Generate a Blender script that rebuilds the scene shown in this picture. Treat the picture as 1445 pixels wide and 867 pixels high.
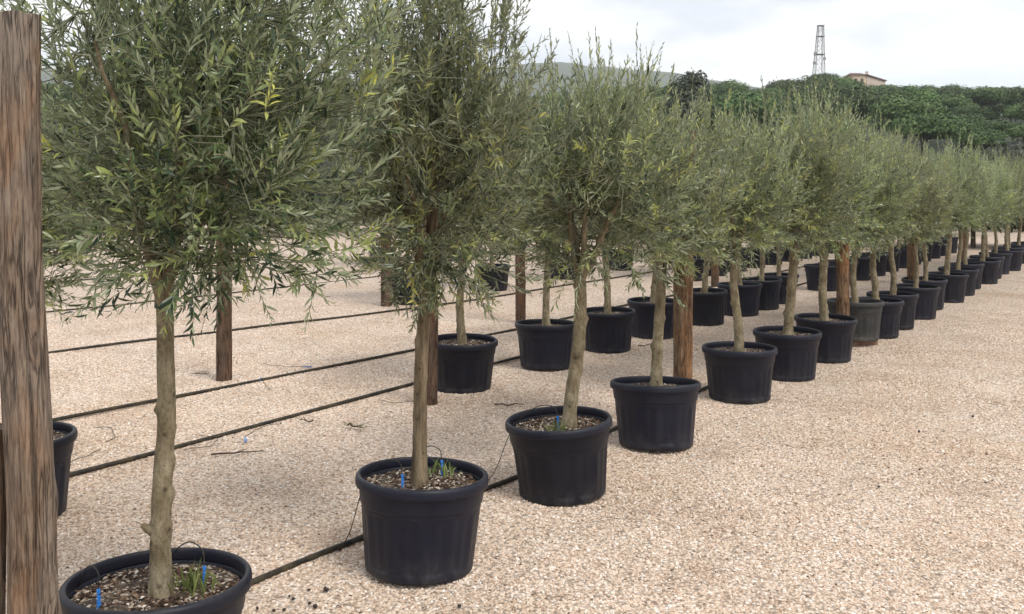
import bpy, bmesh, math, random
import numpy as np
from mathutils import Vector, Matrix, noise, Euler

for o in list(bpy.data.objects):
    bpy.data.objects.remove(o)
SC = bpy.context.scene
COL = SC.collection
R = math.radians

# ------------------------------------------------------------------ camera
cd = bpy.data.cameras.new('camera')
cam = bpy.data.objects.new('camera', cd)
COL.objects.link(cam)
cam.location = (0, 0, 1.6)
cam.rotation_euler = (R(90), 0, 0)
cd.sensor_width = 36
cd.lens = 32.4
cd.shift_y = -0.1166
cd.clip_start = 0.05
cd.clip_end = 9000
SC.camera = cam

# ------------------------------------------------------------------ world + sun
SUN_EL, SUN_AZ = R(52), R(138)          # azimuth clockwise from +Y: behind the camera, to the right
world = bpy.data.worlds.new('World')
SC.world = world
world.use_nodes = True
wt = world.node_tree
wt.nodes.clear()
def wn(t, **k):
    n = wt.nodes.new(t)
    for a, b in k.items():
        setattr(n, a, b)
    return n
w_out = wn('ShaderNodeOutputWorld')
sky = wn('ShaderNodeTexSky', sky_type='NISHITA', sun_disc=False, sun_elevation=SUN_EL,
         sun_rotation=SUN_AZ, air_density=1.0, dust_density=1.5)
bg_sky = wn('ShaderNodeBackground'); bg_sky.inputs['Strength'].default_value = 0.12
wt.links.new(sky.outputs[0], bg_sky.inputs['Color'])
bg_cl = wn('ShaderNodeBackground'); bg_cl.inputs['Strength'].default_value = 0.80
tc = wn('ShaderNodeTexCoord')
mp = wn('ShaderNodeMapping'); mp.inputs['Scale'].default_value = (1.0, 1.0, 2.6)
mp.inputs['Location'].default_value = (3.1, 0.4, 0.25)
wt.links.new(tc.outputs['Generated'], mp.inputs['Vector'])
nz = wn('ShaderNodeTexNoise'); nz.inputs['Scale'].default_value = 2.6
nz.inputs['Detail'].default_value = 7; nz.inputs['Roughness'].default_value = 0.55
nz.inputs['Distortion'].default_value = 0.35
wt.links.new(mp.outputs[0], nz.inputs['Vector'])
cover = wn('ShaderNodeValToRGB')
cover.color_ramp.elements[0].position = 0.36; cover.color_ramp.elements[0].color = (.5, .5, .5, 1)
cover.color_ramp.elements[1].position = 0.56; cover.color_ramp.elements[1].color = (1, 1, 1, 1)
wt.links.new(nz.outputs['Fac'], cover.inputs[0])
nz2 = wn('ShaderNodeTexNoise'); nz2.inputs['Scale'].default_value = 4.5
nz2.inputs['Detail'].default_value = 5
wt.links.new(mp.outputs[0], nz2.inputs['Vector'])
ccol = wn('ShaderNodeValToRGB')
ccol.color_ramp.elements[0].position = 0.36; ccol.color_ramp.elements[0].color = (.66, .70, .78, 1)
ccol.color_ramp.elements[1].position = 0.55; ccol.color_ramp.elements[1].color = (1, 1, 1, 1)
wt.links.new(nz2.outputs['Fac'], ccol.inputs[0])
wt.links.new(ccol.outputs[0], bg_cl.inputs['Color'])
wmix = wn('ShaderNodeMixShader')
wt.links.new(cover.outputs[0], wmix.inputs[0])
wt.links.new(bg_sky.outputs[0], wmix.inputs[1])
wt.links.new(bg_cl.outputs[0], wmix.inputs[2])
wt.links.new(wmix.outputs[0], w_out.inputs['Surface'])

sl = bpy.data.lights.new('sun', 'SUN')
sl.energy = 1.5
sl.angle = R(20)
sl.color = (1.0, 0.95, 0.87)
sun = bpy.data.objects.new('sun', sl)
COL.objects.link(sun)
sdir = Vector((math.sin(SUN_AZ) * math.cos(SUN_EL), math.cos(SUN_AZ) * math.cos(SUN_EL), math.sin(SUN_EL)))
sun.rotation_euler = sdir.to_track_quat('Z', 'Y').to_euler()
sun.location = (20, -20, 40)

vs = SC.view_settings
vs.view_transform = 'Standard'
vs.look = 'None'
vs.exposure = 0.80
vs.gamma = 1.0
vs.use_curve_mapping = False
SC.cycles.use_denoising = True
SC.cycles.max_bounces = 8
SC.cycles.volume_bounces = 3
SC.cycles.transparent_max_bounces = 8

# ------------------------------------------------------------------ material helpers
def new_mat(name):
    m = bpy.data.materials.new(name)
    m.use_nodes = True
    t = m.node_tree
    return m, t, t.nodes['Principled BSDF'], t.nodes['Material Output']
def N(t, typ, inp=None, **k):
    n = t.nodes.new(typ)
    for a, b in k.items():
        setattr(n, a, b)
    for a, b in (inp or {}).items():
        n.inputs[a].default_value = b
    return n
def ramp(t, stops, fac=None, interp='LINEAR'):
    n = t.nodes.new('ShaderNodeValToRGB')
    cr = n.color_ramp
    cr.interpolation = interp
    while len(cr.elements) < len(stops):
        cr.elements.new(0.5)
    for e, (p, c) in zip(cr.elements, stops):
        e.position = p
        e.color = (c[0], c[1], c[2], 1) if isinstance(c, (tuple, list)) else (c, c, c, 1)
    if fac is not None:
        t.links.new(fac, n.inputs[0])
    return n
def mixc(t, fac, a, b, mode='MIX'):
    n = t.nodes.new('ShaderNodeMix')
    n.data_type = 'RGBA'
    n.blend_type = mode
    n.clamp_factor = True
    for sock, v in ((n.inputs[0], fac), (n.inputs[6], a), (n.inputs[7], b)):
        if isinstance(v, (int, float)):
            sock.default_value = v if sock.type == 'VALUE' else (v, v, v, 1)
        elif isinstance(v, (tuple, list)):
            sock.default_value = (v[0], v[1], v[2], 1)
        else:
            t.links.new(v, sock)
    return n.outputs[2]
def bump(t, bsdf, h, strength, dist):
    n = N(t, 'ShaderNodeBump', {'Strength': strength, 'Distance': dist})
    t.links.new(h, n.inputs['Height'])
    t.links.new(n.outputs[0], bsdf.inputs['Normal'])
    return n

def leaf_mat(name, stops, under, trans=0.22, rough=0.45, vr=(.82, 1.2)):
    m, t, b, out = new_mat(name)
    at = N(t, 'ShaderNodeAttribute', attribute_name='tint')
    oi = N(t, 'ShaderNodeObjectInfo')
    top = ramp(t, stops, at.outputs['Fac'])
    geo = N(t, 'ShaderNodeNewGeometry')
    c = mixc(t, geo.outputs['Backfacing'], top.outputs[0], under) if under else top.outputs[0]
    hs = N(t, 'ShaderNodeHueSaturation')
    mr = N(t, 'ShaderNodeMapRange', {'To Min': 0.482, 'To Max': 0.512})
    t.links.new(oi.outputs['Random'], mr.inputs[0])
    t.links.new(mr.outputs[0], hs.inputs['Hue'])
    mr2 = N(t, 'ShaderNodeMapRange', {'To Min': vr[0], 'To Max': vr[1]})
    t.links.new(oi.outputs['Random'], mr2.inputs[0])
    t.links.new(mr2.outputs[0], hs.inputs['Value'])
    t.links.new(c, hs.inputs['Color'])
    t.links.new(hs.outputs[0], b.inputs['Base Color'])
    b.inputs['Roughness'].default_value = rough
    b.inputs['Specular IOR Level'].default_value = 0.5
    if trans:
        tr = N(t, 'ShaderNodeBsdfTranslucent')
        t.links.new(hs.outputs[0], tr.inputs['Color'])
        mx = N(t, 'ShaderNodeMixShader', {0: trans})
        t.links.new(b.outputs[0], mx.inputs[1])
        t.links.new(tr.outputs[0], mx.inputs[2])
        t.links.new(mx.outputs[0], out.inputs['Surface'])
    return m

M = {}
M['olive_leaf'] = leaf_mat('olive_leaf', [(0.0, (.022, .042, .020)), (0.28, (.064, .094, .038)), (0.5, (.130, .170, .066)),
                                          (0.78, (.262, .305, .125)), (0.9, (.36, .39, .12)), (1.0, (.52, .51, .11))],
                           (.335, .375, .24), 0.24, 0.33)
M['pine_leaf'] = leaf_mat('pine_leaf', [(0.0, (.030, .060, .014)), (0.6, (.068, .118, .028)), (1.0, (.13, .19, .05))], None, 0.05, 0.75, (.6, 1.35))
M['shrub_leaf'] = leaf_mat('shrub_leaf', [(0.0, (.045, .055, .036)), (0.6, (.085, .10, .07)), (1.0, (.14, .155, .11))], None, 0.15, 0.6)
M['hedge_leaf'] = leaf_mat('hedge_leaf', [(0.0, (.018, .028, .014)), (0.6, (.040, .058, .028)), (1.0, (.08, .10, .05))], None, 0.15, 0.6)
M['weed'] = leaf_mat('weed', [(0.0, (.09, .13, .035)), (1.0, (.22, .25, .08))], None, 0.25, 0.6)

def bark_mat(name, c0, c1, c2, scale=18, zs=0.35, bstr=0.5):
    m, t, b, out = new_mat(name)
    tcn = N(t, 'ShaderNodeTexCoord')
    oi = N(t, 'ShaderNodeObjectInfo')
    add = N(t, 'ShaderNodeVectorMath', operation='ADD')
    t.links.new(tcn.outputs['Object'], add.inputs[0])
    t.links.new(oi.outputs['Random'], add.inputs[1])
    mpn = N(t, 'ShaderNodeMapping', {'Scale': (1, 1, zs)})
    t.links.new(add.outputs[0], mpn.inputs[0])
    n1 = N(t, 'ShaderNodeTexNoise', {'Scale': scale, 'Detail': 8, 'Roughness': 0.62})
    t.links.new(mpn.outputs[0], n1.inputs['Vector'])
    n2 = N(t, 'ShaderNodeTexNoise', {'Scale': scale * 4.2, 'Detail': 6, 'Roughness': 0.7})
    t.links.new(mpn.outputs[0], n2.inputs['Vector'])
    r1 = ramp(t, [(0.3, c0), (0.5, c1), (0.7, c2)], n1.outputs['Fac'])
    r2 = ramp(t, [(0.32, .45), (0.55, 1.0)], n2.outputs['Fac'])
    c = mixc(t, 0.8, r1.outputs[0], r2.outputs[0], 'MULTIPLY')
    vv = N(t, 'ShaderNodeTexVoronoi', {'Scale': scale * .9}); t.links.new(add.outputs[0], vv.inputs['Vector'])
    vr = ramp(t, [(.10, .4), (.22, 1.0)], vv.outputs['Distance'])
    c = mixc(t, .85, c, vr.outputs[0], 'MULTIPLY')
    t.links.new(c, b.inputs['Base Color'])
    b.inputs['Roughness'].default_value = 0.85
    b.inputs['Specular IOR Level'].default_value = 0.2
    bump(t, b, n2.outputs['Fac'], bstr, 0.010)
    return m
M['olive_bark'] = bark_mat('olive_bark', (.13, .10, .058), (.25, .205, .13), (.37, .315, .215), 22, .55, .8)
M['olive_bark_dark'] = bark_mat('olive_bark_dark', (.075, .052, .032), (.19, .145, .09), (.33, .26, .175), 26, .16, .9)
M['twig'] = bark_mat('twig', (.13, .14, .085), (.22, .23, .15), (.33, .33, .235), 30, .5, .2)
M['pine_bark'] = bark_mat('pine_bark', (.05, .038, .03), (.09, .07, .055), (.13, .1, .08), 3, .3, .5)

def post_mat(name, dark, mid, pale, grey, greyness=0.5):
    m, t, b, out = new_mat(name)
    tcn = N(t, 'ShaderNodeTexCoord')
    oi = N(t, 'ShaderNodeObjectInfo')
    sc5 = N(t, 'ShaderNodeMath', operation='MULTIPLY'); sc5.inputs[1].default_value = 37.0
    t.links.new(oi.outputs['Random'], sc5.inputs[0])
    add = N(t, 'ShaderNodeVectorMath', operation='ADD')
    t.links.new(tcn.outputs['Object'], add.inputs[0]); t.links.new(sc5.outputs[0], add.inputs[1])
    m1 = N(t, 'ShaderNodeMapping', {'Scale': (1, 1, .17)}); t.links.new(add.outputs[0], m1.inputs[0])
    m2 = N(t, 'ShaderNodeMapping', {'Scale': (1, 1, .07)}); t.links.new(add.outputs[0], m2.inputs[0])
    m4b = N(t, 'ShaderNodeMapping', {'Scale': (1, 1, .6)}); t.links.new(add.outputs[0], m4b.inputs[0])
    n1 = N(t, 'ShaderNodeTexNoise', {'Scale': 34, 'Detail': 6, 'Roughness': .7, 'Distortion': 1.6}); t.links.new(m1.outputs[0], n1.inputs['Vector'])
    n2 = N(t, 'ShaderNodeTexNoise', {'Scale': 170, 'Detail': 5, 'Roughness': .65, 'Distortion': .3}); t.links.new(m2.outputs[0], n2.inputs['Vector'])
    n3 = N(t, 'ShaderNodeTexNoise', {'Scale': 9, 'Detail': 5, 'Roughness': .6, 'Distortion': .6}); t.links.new(m1.outputs[0], n3.inputs['Vector'])
    r1 = ramp(t, [(.30, dark), (.46, mid), (.60, pale), (.72, grey)], n1.outputs['Fac'])
    rg = ramp(t, [(.5 - .2 * greyness, 0.0), (.66, 1.0)], n3.outputs['Fac'])
    mul = N(t, 'ShaderNodeMath', operation='MULTIPLY'); mul.inputs[1].default_value = .55 * greyness + .1
    t.links.new(rg.outputs[0], mul.inputs[0])
    c = mixc(t, mul.outputs[0], r1.outputs[0], grey)
    r2 = ramp(t, [(.34, .35), (.52, 1.0)], n2.outputs['Fac'])
    n8 = N(t, 'ShaderNodeTexNoise', {'Scale': 5.5, 'Detail': 3, 'Distortion': .5}); t.links.new(m4b.outputs[0], n8.inputs['Vector'])
    wp = ramp(t, [(.50, 0.0), (.62, .42)], n8.outputs['Fac'])
    c = mixc(t, wp.outputs[0], c, tuple(q * f for q, f in zip(pale, (1.25, .95, .72))))
    c = mixc(t, .85, c, r2.outputs[0], 'MULTIPLY')
    m4 = N(t, 'ShaderNodeMapping', {'Scale': (1, 1, .07)}); t.links.new(add.outputs[0], m4.inputs[0])
    n4 = N(t, 'ShaderNodeTexNoise', {'Scale': 42, 'Detail': 3, 'Roughness': .5, 'Distortion': 1.2}); t.links.new(m4.outputs[0], n4.inputs['Vector'])
    chk = ramp(t, [(.455, 1.0), (.492, .34), (.508, .34), (.545, 1.0)], n4.outputs['Fac'])
    n7 = N(t, 'ShaderNodeTexNoise', {'Scale': 7, 'Detail': 2}); t.links.new(add.outputs[0], n7.inputs['Vector'])
    ck2 = ramp(t, [(.42, 0.15), (.56, 1.0)], n7.outputs['Fac'])
    c = mixc(t, ck2.outputs[0], c, mixc(t, 1.0, c, chk.outputs[0], 'MULTIPLY'))
    t.links.new(c, b.inputs['Base Color'])
    b.inputs['Roughness'].default_value = .88
    b.inputs['Specular IOR Level'].default_value = .2
    bump(t, b, mixc(t, .6, n2.outputs['Fac'], chk.outputs[0]), .9, .006)
    return m
M['post_grey'] = post_mat('post_grey', (.05, .030, .020), (.145, .092, .060), (.225, .16, .108), (.29, .255, .22), 1.0)
M['post_orange'] = post_mat('post_orange', (.05, .025, .015), (.135, .068, .036), (.25, .165, .095), (.32, .25, .17), .45)
M['post_dark'] = post_mat('post_dark', (.045, .028, .02), (.10, .062, .042), (.16, .10, .066), (.16, .125, .10), .4)

def plastic(name, base, dust, amount, rough=.5):
    m, t, b, out = new_mat(name)
    tcn = N(t, 'ShaderNodeTexCoord')
    oi = N(t, 'ShaderNodeObjectInfo')
    add = N(t, 'ShaderNodeVectorMath', operation='ADD')
    t.links.new(tcn.outputs['Object'], add.inputs[0]); t.links.new(oi.outputs['Random'], add.inputs[1])
    n1 = N(t, 'ShaderNodeTexNoise', {'Scale': 9, 'Detail': 8, 'Roughness': .7}); t.links.new(add.outputs[0], n1.inputs['Vector'])
    n2 = N(t, 'ShaderNodeTexNoise', {'Scale': 60, 'Detail': 5, 'Roughness': .7}); t.links.new(add.outputs[0], n2.inputs['Vector'])
    geo = N(t, 'ShaderNodeNewGeometry')
    sep = N(t, 'ShaderNodeSeparateXYZ'); t.links.new(geo.outputs['Normal'], sep.inputs[0])
    up = ramp(t, [(.35, 0.0), (.95, .55)], sep.outputs['Z'])
    sx = N(t, 'ShaderNodeSeparateXYZ'); t.links.new(tcn.outputs['Object'], sx.inputs[0])
    low = ramp(t, [(0.0, .75), (.035, .4), (.12, 0.0)], sx.outputs['Z'])
    a1 = N(t, 'ShaderNodeMath', operation='MAXIMUM'); t.links.new(up.outputs[0], a1.inputs[0]); t.links.new(low.outputs[0], a1.inputs[1])
    a2 = N(t, 'ShaderNodeMath', operation='ADD'); t.links.new(a1.outputs[0], a2.inputs[0]); a2.inputs[1].default_value = amount
    r1 = ramp(t, [(.38, 0.0), (.68, 1.0)], n1.outputs['Fac'])
    r2 = ramp(t, [(.35, .3), (.65, 1.0)], n2.outputs['Fac'])
    a3 = N(t, 'ShaderNodeMath', operation='MULTIPLY'); t.links.new(a2.outputs[0], a3.inputs[0]); t.links.new(r1.outputs[0], a3.inputs[1])
    a4 = N(t, 'ShaderNodeMath', operation='MULTIPLY'); t.links.new(a3.outputs[0], a4.inputs[0]); t.links.new(r2.outputs[0], a4.inputs[1])
    fd = N(t, 'ShaderNodeMapRange', {'To Min': .7, 'To Max': 1.25}); t.links.new(oi.outputs['Random'], fd.inputs[0])
    c = mixc(t, a4.outputs[0], mixc(t, 1.0, base, fd.outputs[0], 'MULTIPLY'), dust)
    t.links.new(c, b.inputs['Base Color'])
    rr = ramp(t, [(.3, rough - .08), (.7, rough + .14)], n1.outputs['Fac'])
    t.links.new(rr.outputs[0], b.inputs['Roughness'])
    b.inputs['Specular IOR Level'].default_value = .30
    bump(t, b, n2.outputs['Fac'], .12, .002)
    return m
M['pot'] = plastic('pot', (.0052, .0062, .0155), (.085, .08, .074), .15, .46)
M['pot_grey'] = plastic('pot_grey', (.034, .036, .039), (.16, .145, .12), .35, .6)
M['hose'] = plastic('hose', (.012, .011, .011), (.12, .095, .05), .35, .55)
M['band'] = plastic('band', (.012, .05, .038), (.08, .1, .08), .2, .5)
M['blue'] = plastic('blue', (.015, .17, .56), (.12, .25, .45), .2, .45)
M['pale_blue'] = plastic('pale_blue', (.16, .25, .52), (.3, .33, .4), .3, .5)

def soil_mat():
    m, t, b, out = new_mat('soil')
    tcn = N(t, 'ShaderNodeTexCoord')
    oi = N(t, 'ShaderNodeObjectInfo')
    add = N(t, 'ShaderNodeVectorMath', operation='ADD')
    t.links.new(tcn.outputs['Object'], add.inputs[0]); t.links.new(oi.outputs['Random'], add.inputs[1])
    v = N(t, 'ShaderNodeTexVoronoi', {'Scale': 75}); t.links.new(add.outputs[0], v.inputs['Vector'])
    sp = N(t, 'ShaderNodeSeparateColor'); t.links.new(v.outputs['Color'], sp.inputs[0])
    r = ramp(t, [(0, (.02, .014, .010)), (.45, (.06, .04, .027)), (.78, (.13, .09, .06)), (.93, (.30, .25, .19)), (1, (.5, .45, .38))], sp.outputs[0])
    t.links.new(r.outputs[0], b.inputs['Base Color'])
    b.inputs['Roughness'].default_value = .95
    bump(t, b, v.outputs['Distance'], .9, .01)
    return m
M['soil'] = soil_mat()

def chip_mat(name, stops, rough=.9):
    m, t, b, out = new_mat(name)
    at = N(t, 'ShaderNodeAttribute', attribute_name='tint')
    r = ramp(t, stops, at.outputs['Fac'])
    t.links.new(r.outputs[0], b.inputs['Base Color'])
    b.inputs['Roughness'].default_value = rough
    b.inputs['Specular IOR Level'].default_value = .25
    return m
M['chips'] = chip_mat('chips', [(0, (.022, .014, .010)), (.4, (.065, .038, .026)), (.62, (.13, .08, .05)), (.74, (.25, .19, .14)), (.9, (.45, .38, .31)), (1, (.62, .57, .5))])

GR = [(0.0, (.12, .08, .055)), (0.01, (.16, .11, .075)), (0.02, (.36, .26, .185)), (0.10, (.49, .365, .27)), (0.3, (.595, .46, .352)), (0.52, (.655, .522, .410)),
      (0.75, (.705, .588, .482)), (0.93, (.77, .685, .60)), (1.0, (.87, .825, .77))]
def patches(t, vec, c):
    """broad stains: warmer tan, greyish dust and darker damp areas that belong to the yard itself"""
    n1 = N(t, 'ShaderNodeTexNoise', {'Scale': .55, 'Detail': 5, 'Roughness': .6}); t.links.new(vec, n1.inputs['Vector'])
    n2 = N(t, 'ShaderNodeTexNoise', {'Scale': 1.7, 'Detail': 4, 'Roughness': .6}); t.links.new(vec, n2.inputs['Vector'])
    r1 = ramp(t, [(.32, (1.07, 1.04, 1.02)), (.48, (1, 1, 1)), (.66, (.94, .90, .855))], n1.outputs['Fac'])
    r2 = ramp(t, [(.33, (.90, .875, .86)), (.47, (1, 1, 1)), (.68, (1.07, 1.07, 1.08))], n2.outputs['Fac'])
    c = mixc(t, 1.0, c, r1.outputs[0], 'MULTIPLY')
    return mixc(t, 1.0, c, r2.outputs[0], 'MULTIPLY')

def ground_mat():
    m, t, b, out = new_mat('gravel_ground')
    tcn = N(t, 'ShaderNodeTexCoord')
    P = tcn.outputs['Object']
    v = N(t, 'ShaderNodeTexVoronoi', {'Scale': 58, 'Randomness': 1.0}); t.links.new(P, v.inputs['Vector'])
    v2 = N(t, 'ShaderNodeTexVoronoi', {'Scale': 120, 'Randomness': 1.0}); t.links.new(P, v2.inputs['Vector'])
    sp = N(t, 'ShaderNodeSeparateColor'); t.links.new(v.outputs['Color'], sp.inputs[0])
    sp2 = N(t, 'ShaderNodeSeparateColor'); t.links.new(v2.outputs['Color'], sp2.inputs[0])
    c1 = ramp(t, GR, sp.outputs[0])
    c2 = ramp(t, GR, sp2.outputs[0])
    c = mixc(t, .4, c1.outputs[0], c2.outputs[0])
    ed = ramp(t, [(.35, 1.0), (.75, .50)], v.outputs['Distance'])
    c = mixc(t, 1.0, c, ed.outputs[0], 'MULTIPLY')
    # loose dark grit: sparse dark cells
    v3 = N(t, 'ShaderNodeTexVoronoi', {'Scale': 26, 'Randomness': 1.0}); t.links.new(P, v3.inputs['Vector'])
    sp3 = N(t, 'ShaderNodeSeparateColor'); t.links.new(v3.outputs['Color'], sp3.inputs[0])
    g1 = ramp(t, [(.955, 0.0), (.96, 1.0)], sp3.outputs[1])
    g2 = ramp(t, [(.16, 1.0), (.24, 0.0)], v3.outputs['Distance'])
    gm = N(t, 'ShaderNodeMath', operation='MULTIPLY'); t.links.new(g1.outputs[0], gm.inputs[0]); t.links.new(g2.outputs[0], gm.inputs[1])
    c = mixc(t, gm.outputs[0], c, (.12, .075, .045))
    c = patches(t, P, c)
    # beyond the yard (measured along and across the rows of pots) the gravel gives way to rough grass
    rot = N(t, 'ShaderNodeMapping', {'Rotation': (0, 0, R(35.3))}); t.links.new(P, rot.inputs[0])
    n5 = N(t, 'ShaderNodeTexNoise', {'Scale': .25, 'Detail': 4}); t.links.new(P, n5.inputs['Vector'])
    ln = N(t, 'ShaderNodeVectorMath', operation='LENGTH'); t.links.new(P, ln.inputs[0])
    ad = N(t, 'ShaderNodeMath', operation='MULTIPLY_ADD'); t.links.new(n5.outputs['Fac'], ad.inputs[0]); ad.inputs[1].default_value = 14; t.links.new(ln.outputs['Value'], ad.inputs[2])
    mr = N(t, 'ShaderNodeMapRange', {'From Min': 46.0, 'From Max': 49.0}); t.links.new(ad.outputs[0], mr.inputs[0])
    n6 = N(t, 'ShaderNodeTexNoise', {'Scale': 1.2, 'Detail': 8, 'Roughness': .7}); t.links.new(P, n6.inputs['Vector'])
    gr = ramp(t, [(.3, (.05, .055, .025)), (.55, (.10, .10, .05)), (.75, (.19, .16, .09))], n6.outputs['Fac'])
    c = mixc(t, mr.outputs[0], c, gr.outputs[0])
    t.links.new(c, b.inputs['Base Color'])
    b.inputs['Roughness'].default_value = .95
    b.inputs['Specular IOR Level'].default_value = .15
    inv = N(t, 'ShaderNodeMath', operation='SUBTRACT'); inv.inputs[0].default_value = 1.0; t.links.new(v.outputs['Distance'], inv.inputs[1])
    bump(t, b, inv.outputs[0], .75, .012)
    return m
M['ground'] = ground_mat()

def pebble_mat():
    m, t, b, out = new_mat('pebble')
    oi = N(t, 'ShaderNodeObjectInfo')
    c = ramp(t, GR, oi.outputs['Random']).outputs[0]
    c = patches(t, oi.outputs['Location'], c)
    t.links.new(c, b.inputs['Base Color'])
    b.inputs['Roughness'].default_value = .92
    b.inputs['Specular IOR Level'].default_value = .2
    return m
M['pebble'] = pebble_mat()

def noise_mat(name, stops, scale, rough=.9, bstr=.4, bdist=.02, coord='Object'):
    m, t, b, out = new_mat(name)
    tcn = N(t, 'ShaderNodeTexCoord')
    n1 = N(t, 'ShaderNodeTexNoise', {'Scale': scale, 'Detail': 8, 'Roughness': .65}); t.links.new(tcn.outputs[coord], n1.inputs['Vector'])
    r = ramp(t, stops, n1.outputs['Fac'])
    t.links.new(r.outputs[0], b.inputs['Base Color'])
    b.inputs['Roughness'].default_value = rough
    bump(t, b, n1.outputs['Fac'], bstr, bdist)
    return m
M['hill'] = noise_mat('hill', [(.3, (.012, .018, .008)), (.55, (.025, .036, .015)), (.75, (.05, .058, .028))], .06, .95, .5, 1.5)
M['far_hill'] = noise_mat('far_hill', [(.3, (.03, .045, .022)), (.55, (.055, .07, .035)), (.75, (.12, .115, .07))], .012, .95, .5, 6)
M['steel'] = noise_mat('steel', [(.3, (.27, .26, .265)), (.7, (.40, .38, .38))], .8, .6, .1, .01)
M['cream_wall'] = noise_mat('cream_wall', [(.3, (.58, .42, .28)), (.7, (.72, .56, .39))], .5, .9, .2, .02)
M['pink_wall'] = noise_mat('pink_wall', [(.3, (.46, .36, .29)), (.7, (.58, .47, .39))], .5, .9, .2, .02)
M['roof'] = noise_mat('roof', [(.3, (.10, .045, .032)), (.7, (.18, .08, .055))], 1.0, .9, .3, .03)
M['barn_roof'] = noise_mat('barn_roof', [(.3, (.075, .062, .055)), (.7, (.13, .11, .095))], 1.0, .9, .3, .03)
M['dark_glass'] = noise_mat('dark_glass', [(.3, (.02, .022, .025)), (.7, (.03, .032, .035))], 1.0, .2, 0, .01)
M['brick'] = noise_mat('brick', [(.3, (.17, .09, .06)), (.7, (.28, .17, .12))], 14, .9, .4, .004)
M['fruit'] = noise_mat('fruit', [(.3, (.012, .009, .008)), (.7, (.035, .022, .018))], 60, .6, .3, .002)
M['dead_twig'] = noise_mat('dead_twig', [(.3, (.035, .022, .015)), (.7, (.09, .06, .04))], 40, .9, .4, .002)

# ------------------------------------------------------------------ mesh helpers
class MB:
    """collects vertices, polygons and one float tint per vertex, then links ONE mesh object"""
    def __init__(s):
        s.V = []; s.F = []; s.T = []; s.n = 0
    def add(s, V, F, tint=0.5):
        V = np.asarray(V, float).reshape(-1, 3)
        F = np.asarray(F, int)
        s.V.append(V); s.F.append(F + s.n)
        s.T.append(np.full(len(V), tint) if np.isscalar(tint) else np.asarray(tint, float))
        s.n += len(V)
    def tube(s, P, rad, k=6, cap=False, tint=.5):
        P = np.asarray(P, float); n = len(P)
        rad = np.full(n, rad) if np.isscalar(rad) else np.asarray(rad, float)
        T = np.gradient(P, axis=0)
        T /= np.linalg.norm(T, axis=1)[:, None] + 1e-9
        ref = np.array([0.31, 0.95, 0.03]) if abs(T[:, 1]).max() < .9 else np.array([.95, .1, .31])
        A = np.cross(T, ref); A /= np.linalg.norm(A, axis=1)[:, None] + 1e-9
        B = np.cross(T, A)
        th = np.arange(k) * 2 * math.pi / k
        V = P[:, None, :] + rad[:, None, None] * (np.cos(th)[None, :, None] * A[:, None, :] + np.sin(th)[None, :, None] * B[:, None, :])
        idx = np.arange(n * k).reshape(n, k)
        F = np.stack([idx[:-1], np.roll(idx[:-1], -1, 1), np.roll(idx[1:], -1, 1), idx[1:]], -1).reshape(-1, 4)
        s.add(V.reshape(-1, 3), F, tint)
        if cap:
            for e, ring in ((0, idx[0][::-1]), (n - 1, idx[-1])):
                c = P[e]
                tri = [[k, i, (i + 1) % k] for i in range(k)]
                s.add(np.vstack([V.reshape(-1, 3)[ring], c]), tri, tint)
    def box(s, c, d, rz=0, tint=.5):
        x, y, z = np.asarray(d) / 2
        v = np.array([[a, b, e] for a in (-x, x) for b in (-y, y) for e in (-z, z)])
        co, si = math.cos(rz), math.sin(rz)
        v = np.stack([v[:, 0] * co - v[:, 1] * si, v[:, 0] * si + v[:, 1] * co, v[:, 2]], 1) + np.asarray(c)
        s.add(v, [[0, 1, 3, 2], [4, 6, 7, 5], [0, 4, 5, 1], [2, 3, 7, 6], [0, 2, 6, 4], [1, 5, 7, 3]], tint)
    def mesh(s, name, mat, smooth=True):
        V = np.concatenate(s.V)
        sizes = np.concatenate([np.full(len(f), f.shape[1]) for f in s.F])
        loops = np.concatenate([f.reshape(-1) for f in s.F])
        me = bpy.data.meshes.new(name)
        me.vertices.add(len(V)); me.vertices.foreach_set('co', V.astype(np.float32).reshape(-1))
        me.loops.add(len(loops)); me.loops.foreach_set('vertex_index', loops.astype(np.int32))
        me.polygons.add(len(sizes))
        st = np.concatenate([[0], np.cumsum(sizes)[:-1]])
        me.polygons.foreach_set('loop_start', st.astype(np.int32))
        me.polygons.foreach_set('use_smooth', np.full(len(sizes), smooth))
        me.update(calc_edges=True)
        a = me.attributes.new('tint', 'FLOAT', 'POINT')
        a.data.foreach_set('value', np.concatenate(s.T).astype(np.float32))
        me.materials.append(mat)
        me.validate()
        return me
    def build(s, name, mat, parent=None, smooth=True):
        return link(name, s.mesh(name, mat, smooth), parent)

def link(name, me, parent=None):
    o = bpy.data.objects.new(name, me)
    COL.objects.link(o)
    if parent is not None:
        o.parent = parent
    return o
def empty(name, loc, rot=(0, 0, 0), s=1):
    o = bpy.data.objects.new(name, None)
    COL.objects.link(o)
    o.empty_display_size = .1
    o.location = loc; o.rotation_euler = rot
    if s != 1:
        o.scale = (s, s, s) if np.isscalar(s) else s
    return o
def tag(o, label=None, cat=None, group=None, kind=None):
    for k, v in (('label', label), ('category', cat), ('group', group), ('kind', kind)):
        if v:
            o[k] = v
    return o
def copy_tree(o, parent=None):
    c = o.copy()
    COL.objects.link(c)
    if parent is not None:
        c.parent = parent
    for ch in [x for x in bpy.data.objects if x.parent == o]:
        copy_tree(ch, c)
    return c

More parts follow.
